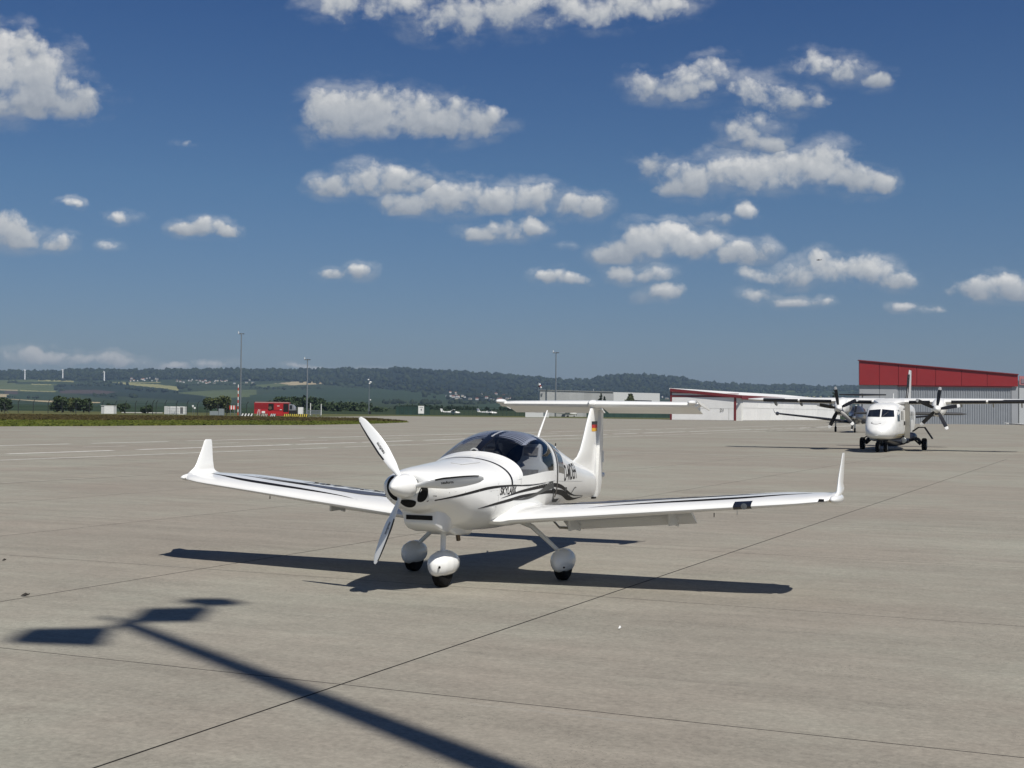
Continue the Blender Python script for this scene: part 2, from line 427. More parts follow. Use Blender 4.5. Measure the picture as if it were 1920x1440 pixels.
# painted lines on the concrete
def line_n(n, d0, d1, wd, dash=None, name='painted_line'):
    b = MB(); d = d0
    while d < d1:
        e = min(d1, d + (dash[0] if dash else 6.0))
        for q_ in (0,):
            wv = wd * random.uniform(.75, 1.05)
            b.add([(n - wv/2, d, .004), (n + wv/2, d, .004), (n + wd/2, e, .004), (n - wd/2, e, .004)], [(0,1,2,3)])
        d = e + (dash[1] if dash else random.choice([.05, .05, .5, 1.6]))
    o = b.build(name, WLINE, apr, smooth=0, fixn=False); return o
line_n(-35.25, 20, 190, .18); line_n(-39.65, 20, 230, .42); line_n(-47.95, 20, 260, .34)
line_n(-43.8, 22, 150, .16, (3.0, 6.0))
GYEL = mat('faded_line', (.33,.31,.26), .85, var=.12, scale=1.5)
def strip(name, p0, p1, wd, m, z=.004):
    a, b_ = Vector(p0), Vector(p1); t = (b_-a).normalized(); s_ = Vector((-t.y, t.x, 0))*wd/2
    b = MB(); n = 14; pts = [a.lerp(b_, i/n) for i in range(n+1)]
    vs = []
    for i, p in enumerate(pts): vs += [p + s_*random.uniform(.6, 1.1), p - s_*random.uniform(.6, 1.1)]
    b.add([(p.x, p.y, z) for p in vs], [(2*i, 2*i+1, 2*i+3, 2*i+2) for i in range(n)])
    o = b.build(name, m, None, smooth=0, fixn=False); tag(o, kind='structure'); return o
strip('faded_guide_line', gp(0, 906), gp(300, 889), .16, GYEL)
strip('faded_guide_line', gp(1130, 846), gp(1640, 862), .45, GYEL)
strip('faded_guide_line', gp(1500, 803), gp(1610, 797), .5, WLINE)

# short grass and the rough meadow at the left edge of the apron
def grass_mat(name, a, b_, c_, sc=.35):
    m = bpy.data.materials.new(name); m.use_nodes = True; q = NB(m.node_tree); bs = m.node_tree.nodes['Principled BSDF']
    ge = q.n('ShaderNodeNewGeometry'); p = ge.outputs['Position']
    f = q.noise(q.v('MULTIPLY', p, (.35, 1.0, 1)), sc, 8, .68); f2 = q.noise(p, 3.0, 6, .7)
    col = q.mix(q.smooth(f, .35, .65), a, b_); col = q.mix(q.smooth(f2, .52, .75), col, c_)
    q.put(bs.inputs['Base Color'], col); bs.inputs['Roughness'].default_value = .9; bs.inputs['Specular IOR Level'].default_value = .1
    return m
G_GREEN = grass_mat('mown_grass', (.080,.105,.018), (.125,.135,.026), (.19,.19,.06))
G_BROWN = grass_mat('seeding_meadow', (.070,.052,.022), (.085,.072,.026), (.10,.075,.045))
G_FIELD = grass_mat('airfield_grass', (.075,.085,.030), (.105,.105,.040), (.13,.12,.06), .03)
def poly_sheet(name, pts, z, m):
    b = MB(); b.add([(p.x, p.y, z) for p in pts], [tuple(range(len(pts)))])
    o = b.build(name, m, None, smooth=0, fixn=False); tag(o, kind='structure'); return o
nearL = [gp(-500, 797), gp(0, 799.5), gp(180, 799), gp(300, 798), gp(450, 797), (gp(580, 797)), gp(700, 794.5), gp(757, 792)]
farL = [gp(700, 785.6), gp(560, 783.5), gp(430, 781.5), gp(200, 779.5), gp(0, 777.5), gp(-500, 772.5)]
poly_sheet('grass_strip', nearL + farL, .012, G_GREEN)
poly_sheet('airfield_grass', [gp(-500, 772.6), gp(0, 777.4), gp(200, 779.4), gp(430, 781.4), gp(600, 781.6), gp(735, 780.0), gp(1000, 783.0), gp(1255, 786.5), Vector((120, 640, 0)), Vector((0, 700, 0)), Vector((-600, 700, 0))], .008, G_FIELD)
poly_sheet('service_road', [gp(640, 776.2), gp(742, 777.0), gp(742, 775.6), gp(640, 775.2)], .016, mat('pale_road', (.42,.41,.38), .9))
poly_sheet('service_road', [gp(228, 774.2), gp(305, 774.8), gp(305, 773.6), gp(228, 773.0)], .016, mat('pale_road', (.42,.41,.38), .9))
# tufts: green lower edge, brown seed heads behind
def tufts(name, m, n, inside, hgt, wid):
    V = []; F_ = []; c = 0
    while c < n:
        px_ = random.uniform(-60, 760); py_ = inside(px_)
        if py_ is None: continue
        p = gp(px_, py_); 
        for k in range(3):
            a = random.uniform(0, pi); h = hgt*random.uniform(.5, 1.2); w_ = wid*random.uniform(.5, 1.2)
            q_ = Vector((cos(a), sin(a), 0))*w_; o_ = Vector((random.gauss(0,.25), random.gauss(0,.25), 0)); l = Vector((random.gauss(0,.2), random.gauss(0,.2), 0))*h
            i = len(V); V += [p + o_ - q_, p + o_ + q_, p + o_ + q_*.55 + l + Vector((0,0,h)), p + o_ - q_*.55 + l + Vector((0,0,h*.85))]; F_.append((i,i+1,i+2,i+3))
        c += 1
    o = big_mesh(name, [tuple(p) for p in V], F_, [m]); tag(o, kind='stuff'); return o
def nearrow(x): return float(np.interp(x, [0,180,300,450,580,700,757], [799.5,799,798,797,797,794.5,792]))
def farrow(x): return float(np.interp(x, [0,200,430,560,700,757], [777.5,779.5,781.5,783.5,785.6,791.5]))
def brown(x):
    a, b_ = farrow(x), nearrow(x); t = random.random()
    return a + (b_-a)*t*.50 if b_-a > 1 else None
def green(x):
    a, b_ = farrow(x), nearrow(x); t = random.random()
    return a + (b_-a)*(.46 + .53*t)
tufts('seeding_grass', G_BROWN, 9000, brown, .26, .30)
tufts('short_grass', G_GREEN, 6500, green, .14, .26)

# ---- land beyond the airfield: one sheet that rises to wooded hills
RID = [(-400,706),(-100,702),(0,699),(60,700.5),(100,699.5),(150,697),(200,696),(240,699),(300,697.5),(380,696),(480,697),(560,696.5),(600,695.5),(700,696),(760,694),(800,696),(840,699),(900,702),(960,707),(1000,710),(1060,715),(1090,716),(1120,712),(1150,707.5),(1180,705.5),(1240,707.5),(1280,713),(1320,720),(1360,724),(1420,727),(1480,726.5),(1540,730),(1610,728),(1700,729),(1920,730),(2400,728)]
rx, ry = np.array(RID, float).T
def horizon_row(x): return 770 + (x - 960)*math.tan(ROLL)
Y0, Y1 = 640.0, 5400.0
def fY(Y): return np.clip((Y - Y0)/(Y1 - Y0), 0, 1)**1.8
def terr_z(x_over_y, Y):
    pxx = 960 + 2560*x_over_y
    E = horizon_row(pxx) - np.interp(pxx, rx, ry)
    f = fY(Y)
    z = 1.88*np.clip((Y-460)/(Y0-460), 0, 1) - .25*(Y < 600) + E*f/2560*Y
    return np.where(Y > Y1, z - (Y - Y1)*.05, z)
def row_of(px, Y): return horizon_row(px) - (horizon_row(px) - np.interp(px, rx, ry))*fY(Y)
def Y_of(px, row):
    """depth where the hillside shows at that row"""
    f = (horizon_row(px) - row)/(horizon_row(px) - np.interp(px, rx, ry))
    return Y0 + (Y1 - Y0)*max(0.0, f)**(1/1.8)
def hill_pt(px, row):
    Y = Y_of(px, row); s_ = (px - 960)/2560
    return Vector((s_*Y, Y, float(terr_z(s_, Y))))
nc, nr = 760, 190
sxs = np.linspace(-.62, .62, nc)
Ys = np.concatenate([np.linspace(430, 640, 8)[:-1], Y0 + (Y1 - Y0)*np.linspace(0, 1, nr - 27)**1.15, np.linspace(Y1+60, 7200, 20)])
SX, YY = np.meshgrid(sxs, Ys)
bumps = 3.0*np.sin(SX*40 + YY/310) * np.sin(SX*23 - YY/470) * np.clip((YY-900)/1500, 0, 1)
ZZ = terr_z(SX, YY) + bumps
Vt = np.stack([SX*YY, YY, ZZ], -1).reshape(-1, 3)
R_, C_ = len(Ys), nc
idx = np.arange(R_*C_).reshape(R_, C_)
Ft = np.stack([idx[:-1,:-1], idx[:-1,1:], idx[1:,1:], idx[1:,:-1]], -1).reshape(-1, 4)
cpx = 960 + 2560*.5*(SX[:-1,:-1] + SX[:-1,1:]).ravel()
cY = .5*(YY[:-1,:-1] + YY[1:,:-1]).ravel()
crow = np.array([row_of(a, b_) for a, b_ in zip(cpx, cY)]) if False else (horizon_row(cpx) - (horizon_row(cpx) - np.interp(cpx, rx, ry))*fY(cY))
def inside(poly):
    p = np.array(poly, float); x, y = cpx, crow; r = np.zeros(len(x), bool); j = len(p) - 1
    for i in range(len(p)):
        with np.errstate(divide='ignore', invalid='ignore'):
            c = ((p[i,1] > y) != (p[j,1] > y)) & (x < (p[j,0]-p[i,0])*(y-p[i,1])/(p[j,1]-p[i,1]) + p[i,0])
        r ^= c; j = i
    return r
FIELD = dict(meadow=(.030,.043,.020), wood=(.011,.018,.011), pale=(.24,.23,.10), straw=(.34,.28,.17), crop=(.027,.044,.022), soil=(.062,.046,.040), deep=(.018,.028,.017), light=(.080,.098,.040))
keys = list(FIELD); land = [grass_mat('land_'+k, tuple(c*.85 for c in v), tuple(c*1.12 for c in v), tuple(c*1.02 for c in v), .012) for k, v in FIELD.items()]
mi = np.zeros(len(cpx), int)
FOREST_EDGE = [(-600,713),(0,712),(60,711.5),(75,715),(140,716),(200,713),(240,712),(330,711),(430,715),(480,713),(530,713),(560,716),(630,724),(700,727),(760,735),(800,744),(840,748),(900,751),(1000,752),(1100,751),(1250,748),(1330,742),(1420,734),(1480,733),(1610,735),(2400,735)]
fx_, fy_ = np.array(FOREST_EDGE, float).T
mi[crow < np.interp(cpx, fx_, fy_)] = keys.index('wood')
POLYS = [
 ('light', [(-300,713),(110,713),(110,735),(60,734),(-300,724)]), ('crop', [(-300,737),(105,738),(120,746),(-300,748)]),
 ('pale', [(70,713.2),(138,715.5),(138,718.2),(74,715.4)]), ('meadow', [(30,716.5),(160,719),(160,722),(30,720)]),
 ('pale', [(60,720.2),(96,721.5),(96,722.6),(60,721.4)]), ('light', [(28,723),(100,728),(104,732),(28,727)]),
 ('straw', [(-200,724),(32,729.5),(32,731.4),(-200,728)]), ('pale', [(36,729.5),(105,734.6),(105,736.2),(36,732)]),
 ('soil', [(9,732.5),(35,733.5),(33,739),(9,738)]), ('straw', [(-200,737),(16,738.6),(11,743),(-200,743)]),
 ('straw', [(8,747.6),(100,751),(100,754),(8,750)]), ('crop', [(-300,750.5),(100,754.5),(100,764),(-300,762)]),
 ('deep', [(100,723),(240,719),(335,731),(400,742),(380,752),(240,752),(110,737)]),
 ('soil', [(112,732),(180,731),(220,735),(200,741),(112,739)]),
 ('pale', [(208,716.5),(245,717.6),(300,721.5),(334,726),(336,731.5),(300,727),(230,720.6)]),
 ('pale', [(212,715.6),(300,716.5),(300,718),(240,717.2)]), ('meadow', [(220,744),(330,748),(330,756),(220,754)]),
 ('straw', [(168,754.6),(190,755.6),(190,760),(168,760)]), ('straw', [(246,761.5),(269,761.8),(269,765.5),(246,765.5)]),
 ('crop', [(120,756),(480,757),(480,765),(120,764)]),
 ('light', [(330,735),(400,732),(480,731),(480,746),(410,749)]),
 ('straw', [(512,717.5),(552,714.5),(600,715.6),(628,718.8),(590,720.5),(540,722)]), ('light', [(470,722),(520,717),(545,721),(500,727)]),
 ('meadow', [(600,713),(640,717),(700,723),(640,723)]),
 ('crop', [(470,741),(540,730),(640,728.5),(700,729.5),(770,733),(840,740),(872,743),(820,749),(700,755),(560,752),(470,752)]),
 ('crop', [(900,757),(1010,756),(1010,766),(900,766)]),
 ('light', [(1388,729.4),(1450,731.6),(1600,733),(1600,735),(1450,735),(1388,731.6)]),
 ('meadow', [(1380,734),(1900,735),(1900,748),(1420,742)]), ('pale', [(1500,741.5),(1600,742),(1600,743.2),(1500,742.6)]),
]
for k, pl_ in POLYS: mi[inside(pl_)] = keys.index(k)
hills = big_mesh('hills', Vt, Ft, land, mi, smooth=True); tag(hills, kind='structure')
gnd_ = MB(); gnd_.add([(-9000,-6000,-.06),(9000,-6000,-.06),(9000,9000,-.06),(-9000,9000,-.06)], [(0,1,2,3)])
tag(gnd_.build('ground', G_FIELD, None, smooth=0, fixn=False), kind='structure')

# woods on the hills: thousands of crowns in one mass
def ico(sub):
    b = bmesh.new(); bmesh.ops.create_icosphere(b, subdivisions=sub, radius=1.0)
    V = np.array([v.co[:] for v in b.verts]); F_ = np.array([[v.index for v in f.verts] for f in b.faces]); b.free(); return V, F_
IV, IF = ico(2)
LEAF = []
for k, (a, b_) in enumerate([((.010,.017,.009),(.018,.027,.012)), ((.015,.024,.010),(.026,.037,.015)), ((.008,.014,.010),(.013,.021,.012))]):
    LEAF.append(mat('leaves_%s' % 'abc'[k], a, .8, var=.1, scale=.5, c2=b_, spec=.2))
def crowns(name, pts, rads, mats, dark=None):
    nV = len(IV); V = []; F_ = []; M_ = []
    for i, (p, r) in enumerate(zip(pts, rads)):
        d = 1 + rng.normal(0, .16, (nV, 1))
        sc_ = np.array([r*rng.uniform(.8,1.2), r*rng.uniform(.8,1.2), r*rng.uniform(.75,1.35)])
        V.append(IV*d*sc_ + np.array(p) + np.array([0,0,r*.5])); F_.append(IF + i*nV); M_.append(np.full(len(IF), rng.integers(0, len(mats))))
    o = big_mesh(name, np.concatenate(V), np.concatenate(F_), mats, np.concatenate(M_), smooth=False); tag(o, kind='stuff'); return o
pts, rads = [], []
while len(pts) < 4600:
    px_ = rng.uniform(-120, 2040); top = float(np.interp(px_, rx, ry)); edge = float(np.interp(px_, fx_, fy_))
    t = rng.random()**1.9
    row = top + (edge - top)*t
    if top <= row <= edge + 1:
        p = hill_pt(px_, row + .2); pts.append(p); rads.append(p.y*rng.uniform(2.0, 5.0)/2560)
# the very skyline, closely set
for px_ in np.arange(-100, 2030, 3.2):
    p = hill_pt(px_ + rng.normal(0,1), float(np.interp(px_, rx, ry)) + .3); pts.append(p); rads.append(p.y*rng.uniform(1.4, 3.6)*(1.5 if rng.random() < .10 else 1)/2560)
crowns('hill_forest', pts, rads, LEAF)
# hedges and copses on the slopes
HEDGE = [((140,716.5),(210,719),18,3.0),((205,712),(300,713),10,2.2),((16,718),(34,718),7,3.2),((105,731),(125,734),8,3),((110,725),(240,722),26,4),((335,727),(362,732),10,6),((230,729),(330,735),24,4),((175,742),(215,744),16,4),((245,744),(262,746),9,5),((48,745),(70,746),8,2.6),((10,745),(30,745),6,2.4),((470,728),(620,730),30,3),((640,727),(720,731),20,3),((880,744),(1010,751),60,5),((900,752),(1010,757),60,4),((720,757),(880,757),60,5),((880,757),(1020,759),50,4),((1380,735),(1620,737),50,3),((1440,727),(1610,729),60,4.4),((1480,744),(1620,746),40,3.4),((1150,742),(1260,742),40,5),((330,724),(480,723),50,3.2)]
pts, rads = [], []
for (a, b_, n, r) in HEDGE:
    for k in range(n):
        t = rng.random(); px_ = a[0] + (b_[0]-a[0])*t + rng.normal(0,2); row = a[1] + (b_[1]-a[1])*t + rng.normal(0, .7)
        p = hill_pt(px_, min(row, horizon_row(px_) - 1.5)); pts.append(p); rads.append(p.y*r*rng.uniform(.45, 1.0)/2560)
crowns('hedges_and_copses', pts, rads, LEAF)

# ---- clear air with a little haze, closed box round everything
HAZE = bpy.data.materials.new('haze_air'); HAZE.use_nodes = True; t = HAZE.node_tree
t.nodes.remove(t.nodes['Principled BSDF'])
pv = t.nodes.new('ShaderNodeVolumePrincipled'); pv.inputs['Color'].default_value = (.54,.73,1.0,1); pv.inputs['Density'].default_value = 7.5e-5
pv.inputs['Anisotropy'].default_value = .25
t.links.new(pv.outputs[0], t.nodes['Material Output'].inputs['Volume'])
hb = MB(); hb.box((-9500,-6500,-1.2), (9500,9500,210)); hz_ = hb.build('haze', HAZE, None, smooth=0); tag(hz_, kind='stuff')

# ------------------------------------------------------------------ the light aeroplane in the middle
def glass_mat(name, tint, gloss=.06):
    m = bpy.data.materials.new(name); m.use_nodes = True; t = m.node_tree; t.nodes.clear(); q = NB(t)
    tr = q.n('ShaderNodeBsdfTransparent'); tr.inputs[0].default_value = (*tint, 1)
    gl = q.n('ShaderNodeBsdfGlossy'); gl.inputs['Roughness'].default_value = .02; gl.inputs[0].default_value = (1,1,1,1)
    fr = q.n('ShaderNodeFresnel'); ge_ = q.n('ShaderNodeNewGeometry'); q.put(fr.inputs[0], q.m('ADD', 1.45, q.m('MULTIPLY', ge_.outputs['Backfacing'], -.76)))
    mx = q.n('ShaderNodeMixShader'); q.put(mx.inputs[0], q.m('ADD', q.m('MULTIPLY', fr.outputs[0], .85), gloss*.2))
    t.links.new(tr.outputs[0], mx.inputs[1]); t.links.new(gl.outputs[0], mx.inputs[2])
    o = q.n('ShaderNodeOutputMaterial'); t.links.new(mx.outputs[0], o.inputs[0]); return m
CANOPY = glass_mat('tinted_canopy', (.74,.76,.79)); PANE = glass_mat('clear_pane', (.25,.27,.30))
SEATM = mat('seat_fabric', (.20,.185,.165), .8, var=.15, scale=30)
SEATL = mat('seat_leather_grey', (.42,.42,.41), .6)
NAVY = mat('navy_cloth', (.010,.016,.050), .8)
SHADE = mat('silver_sunshade', (.33,.35,.41), .55, .15)
SOCK = mat('dark_interior', (.02,.02,.022), .7)
YAW = radians(-113.0)
sk = empty('light_aircraft', (-.265, 15.60, 0), YAW, 'white low-wing two-seat light aeroplane with winglets and T-tail standing in the foreground', 'aeroplane')

def cr(tab, u):
    """Catmull-Rom through the rows of a table"""
    n = len(tab); i = min(int(u), n - 2); t = u - i
    a, b_, c, d = (np.array(tab[max(i-1,0)]), np.array(tab[i]), np.array(tab[i+1]), np.array(tab[min(i+2,n-1)]))
    return .5*((2*b_) + (-a+c)*t + (2*a-5*b_+4*c-d)*t*t + (-a+3*b_-3*c+d)*t**3)
#        xs     xt     w    zs    zb    zt    nl   nu
FST = [(1.985, 1.985, .205, 1.11, .985, 1.226, 2.0, 2.0),
       (1.965, 1.965, .268, 1.10, .930, 1.250, 2.0, 2.0),
       (1.90, 1.90, .320, 1.09, .868, 1.270, 2.0, 2.0),
       (1.78, 1.78, .372, 1.075, .832, 1.287, 2.0, 2.05),
       (1.60, 1.60, .430, 1.065, .775, 1.300, 2.05, 2.1),
       (1.34, 1.34, .490, 1.065, .655, 1.313, 2.2, 2.15),
       (1.00, 1.00, .542, 1.075, .592, 1.333, 2.4, 2.1),
       (.66, .66, .572, 1.090, .572, 1.358, 2.7, 2.05),
       (.39, .39, .574, 1.140, .562, 1.402, 2.9, 2.05),
       (.20, .20, .578, 1.140, .560, 1.500, 2.9, 2.15),
       (.02, .02, .580, 1.138, .562, 1.570, 2.9, 2.3),
       (-.17, -.17, .576, 1.136, .566, 1.622, 2.9, 2.45),
       (-.36, -.36, .566, 1.132, .570, 1.648, 2.8, 2.6),
       (-.56, -.56, .550, 1.126, .576, 1.640, 2.7, 2.75),
       (-.76, -.76, .526, 1.120, .584, 1.615, 2.6, 2.8),
       (-.86, -.86, .512, 1.116, .590, 1.600, 2.5, 2.75),
       (-1.18, -1.18, .460, 1.10, .610, 1.548, 2.4, 2.6),
       (-1.60, -1.60, .388, 1.06, .636, 1.462, 2.3, 2.35),
       (-2.10, -2.10, .302, 1.03, .660, 1.352, 2.2, 2.1),
       (-2.60, -2.60, .220, .99, .682, 1.240, 2.1, 2.0),
       (-3.10, -3.10, .145, .95, .700, 1.140, 2.0, 2.0),
       (-3.48, -3.48, .080, .90, .708, 1.06, 2.0, 2.0),
       (-3.62, -3.62, .035, .89, .722, 1.03, 2.0, 2.0)]
def fus(u, ph, side=1, off=0.0):
    """point of the fuselage skin; ph in degrees, -90 keel, 0 sill, 90 crown"""
    xs, xt, w_, zs, zb, zt, nl, nu = cr(FST, u); a = radians(ph); w_ += off
    if ph <= 0:
        return Vector((xs, side*w_*max(cos(a),0)**(2/nl), zs - (zs-zb+off)*abs(sin(a))**(2/nl)))
    k = sin(a)
    return Vector((xs + (xt-xs)*k, side*w_*max(cos(a),0)**(2/nu), zs + (zt-zs+off)*k**(2/nu)))
def skin(us, phs, side=None, off=0.0):
    """quad sheet on the skin for a list of u and ph values; both halves when side is None"""
    b = MB()
    if side is None:
        ring = [(p, 1) for p in phs] + [(p, -1) for p in reversed(phs[1:-1] if phs[0] == -90 and phs[-1] == 90 else phs)]
        rows = [[fus(u, p, s_, off) for p, s_ in ring] for u in us]
        b.loft(rows, False, False, closed=(phs[0] == -90 and phs[-1] == 90))
    else:
        b.loft([[fus(u, p, side, off) for p in phs] for u in us], False, False, closed=False)
    return b
def lin(a, b_, n): return [a + (b_-a)*i/n for i in range(n+1)]
GLF, GLR = 8.0, 14.0                      # canopy glass from station 8 to 14, above the sill
lowp = lin(-90, 0, 18); upp = lin(0, 90, 18)
fb = MB()
ringf = lowp + upp[1:]
def fullring(u): return [fus(u, p, 1) for p in ringf] + [fus(u, p, -1) for p in reversed(ringf[1:-1])]
fb.loft([fullring(u) for u in lin(0, GLF, 56)], False, False)
fb.loft([fullring(u) for u in lin(GLR, 22, 48)], False, True)
half = [fus for _ in ()]
def lowring(u): return [fus(u, p, -1) for p in reversed(lowp)] + [fus(u, p, 1) for p in lowp[1:]]
fb.loft([lowring(u) for u in lin(GLF, GLR, 36)], False, False, closed=False)
fo = fb.build('fuselage', WHITE, sk, smooth=50)
m2 = fo.modifiers.new('w', 'WELD'); m2.merge_threshold = .0008
bvf = BVHTree.FromPolygons([Vector(v) for v in fb.v], fb.f)

# nose bowl face with its ring round the spinner and three cooling inlets
nb = MB()
r0 = fullring(0.0); n_ = len(r0); cz = 1.112
r1 = [Vector((1.988, p.y*.80, cz + (p.z-cz)*.84)) for p in r0]; r2 = [Vector((1.955, p.y*.45, cz + (p.z-cz)*.60)) for p in r0]
nb.loft([r0, r1, r2], False, True); nbo = nb.build('nose_bowl', WHITE, sk, smooth=60)
bvn = BVHTree.FromPolygons([Vector(v) for v in fb.v + nb.v], fb.f + [tuple(i + len(fb.v) for i in f) for f in nb.f])
def crescent(a0, a1, r_in, r_out, cx_, depth, name):
    b = MB(); k = 14; pts_o = []; pts_i = []
    for i in range(k+1):
        t = i/k; a = radians(a0 + (a1-a0)*t); e = max(.02, sin(pi*t))**.55
        m_ = (r_in + r_out)/2; hw = (r_out - r_in)/2*e
        pts_o.append((cos(a)*(m_+hw), sin(a)*(m_+hw))); pts_i.append((cos(a)*(m_-hw), sin(a)*(m_-hw)))
    def hitx(y, z):
        h = bvn.ray_cast(Vector((3, y, z)), Vector((-1, 0, 0)))
        return (h[0].x if h[0] is not None and h[0].x > 1.6 else 1.965) + .005
    rows = [[Vector((hitx(y, cz+z), y, cz+z)) for y, z in pts_o], [Vector((hitx((y+y2)/2, cz+(z+z2)/2)-.001, (y+y2)/2, cz+(z+z2)/2)) for (y, z), (y2, z2) in zip(pts_o, pts_i)], [Vector((hitx(y, cz+z), y, cz+z)) for y, z in pts_i]]
    b.loft(rows, False, False, closed=False)
    return b.build(name, HOLE, nbo, smooth=0)
crescent(-54, 8, .142, .240, 0, 0, 'cooling_inlet'); crescent(150, 232, .142, .240, 0, 0, 'cooling_inlet'); crescent(240, 300, .138, .222, 0, 0, 'cooling_inlet')
# lower scoop with its slot, and the outlet fairing behind it
sc_ = MB()
def scoop_ring(x, hw, zt_, zb_, taper): return [Vector((x, y, z)) for y, z in ((-hw, zt_), (-hw*1.0, (zt_+zb_)/2), (-hw*taper, zb_), (hw*taper, zb_), (hw, (zt_+zb_)/2), (hw, zt_))]
sc_.loft([scoop_ring(1.715, .185, .90, .722, .86), scoop_ring(1.70, .205, .92, .700, .86), scoop_ring(1.60, .235, .92, .648, .80), scoop_ring(1.47, .245, .92, .612, .72), scoop_ring(1.32, .235, .92, .598, .62), scoop_ring(1.22, .20, .90, .62, .60)])
sco = sc_.build('chin_scoop', WHITE, sk, smooth=45)
mb_ = sco.modifiers.new('b', 'BEVEL'); mb_.width = .03; mb_.segments = 3
sl_ = MB(); sl_.box((1.702, -.150, .752), (1.722, .150, .798)); sl_.build('air_slot', HOLE, sco, smooth=0)
of = MB()
def of_ring(x, hw, zt_, zb_): return [Vector((x, y, z)) for y, z in ((-hw, zt_), (-hw*.75, zb_), (hw*.75, zb_), (hw, zt_))]
of.loft([of_ring(1.34, .16, .70, .64), of_ring(1.15, .20, .66, .555), of_ring(.72, .16, .66, .525), of_ring(.68, .15, .62, .56)])
ofo = of.build('cooling_outlet', WHITE, sk, smooth=30); mb_ = ofo.modifiers.new('b', 'BEVEL'); mb_.width = .02; mb_.segments = 3
ex = MB(); ex.tube([(.86, .03, .56), (.83, .03, .47)], .024, 10); ex.build('exhaust_pipe', mat('burnt_pipe', (.16,.12,.08), .5, .6), sk)

# spinner and propeller
PX0 = 2.03
sp = MB(); sp.lathe([(PX0-.045, .118), (PX0+.02, .124), (PX0+.08, .119), (PX0+.15, .102), (PX0+.21, .078), (PX0+.26, .050), (PX0+.295, .024), (PX0+.306, .004)], (0,0,cz), 'x', 32)
sp.build('spinner', WHITE, sk, smooth=60)
BLW = mat('blade_white', (.78,.79,.78), .25, coat=.4)
def blade(ang):
    b = MB(); rings = []; edge = []
    for i in range(19):
        t = i/18; r = .09 + (.865-.09)*t
        ch = float(np.interp(t, [0,.08,.22,.45,.70,.88,.96,1.0], [.056,.060,.100,.130,.116,.088,.064,.028]))
        tw = radians(float(np.interp(t, [0,.2,.5,1.0], [52,42,27,17])))
        th = float(np.interp(t, [0,.1,.3,1.0], [.050,.042,.020,.006]))
        swp = -.014*t + .012*sin(pi*t)
        ring = []
        for k in range(12):
            a = 2*pi*k/12; c = cos(a)*ch/2 + swp; h = sin(a)*th/2*(1 if sin(a) > 0 else .55)
            ring.append(Vector((h*cos(tw) - c*sin(tw)*.9, c*cos(tw) + h*sin(tw), r)))
        rings.append(ring)
        if .30 < t < .97: edge.append((ring[6] + Vector((.002, -.0015, 0)), ring[5] + (ring[4]-ring[5])*.35 + Vector((.003,0,0))))
    b.loft(rings)
    M = Matrix.Translation((PX0, 0, cz)) @ Matrix.Rotation(radians(ang) - pi/2, 4, 'X')
    b.v = [tuple(M @ Vector(p)) for p in b.v]
    o = b.build('propeller_blade', BLW, sk, smooth=60)
    e = MB(); e.loft([[M @ p, M @ q] for p, q in edge], False, False, closed=False)
    e.build('edge_guard', BLACK, o, smooth=0)
    return o, M
BL = [blade(a) for a in (6, 127, 246)]

# text helper: built-in letters as a mesh, laid out in 2D
def text_mesh(body, size, shear=0.0, bold=0.0, narrow=1.0):
    c = bpy.data.curves.new('t', 'FONT'); c.body = body; c.size = size; c.shear = shear; c.offset = bold; c.align_x = 'CENTER'; c.align_y = 'CENTER'; c.resolution_u = 3
    o = bpy.data.objects.new('t', c); COL.objects.link(o); dg = bpy.context.evaluated_depsgraph_get(); dg.update()
    me = bpy.data.meshes.new_from_object(o.evaluated_get(dg))
    bm_ = bmesh.new(); bm_.from_mesh(me); lim = size*.16
    for _ in range(4):
        bmesh.ops.triangulate(bm_, faces=bm_.faces[:]); el_ = [e for e in bm_.edges if e.calc_length() > lim]
        if not el_: break
        bmesh.ops.subdivide_edges(bm_, edges=el_, cuts=1)
    bmesh.ops.triangulate(bm_, faces=bm_.faces[:]); bm_.to_mesh(me); bm_.free()
    vs = [(v.co.x*narrow, v.co.y) for v in me.vertices]; fs = [tuple(p.vertices) for p in me.polygons]
    bpy.data.objects.remove(o); bpy.data.meshes.remove(me); bpy.data.curves.remove(c); return vs, fs
for bo, M in BL:
    vs, fs = text_mesh('neuform', .040, .1, .0008); b = MB(); P_ = []
    bvb = BVHTree.FromPolygons([v.co.copy() for v in bo.data.vertices], [tuple(p.vertices) for p in bo.data.polygons])
    for (x, y) in vs:
        q = M @ Vector((.3, -y, .47 + x)); h = bvb.ray_cast(q, Vector((-1, 0, 0)))
        P_.append((h[0] if h[0] is not None else M @ Vector((.02, -y, .47 + x))) + Vector((.002, 0, 0)))
    b.add(P_, fs); b.build('maker_lettering', CHAR, bo, smooth=0, fixn=False)

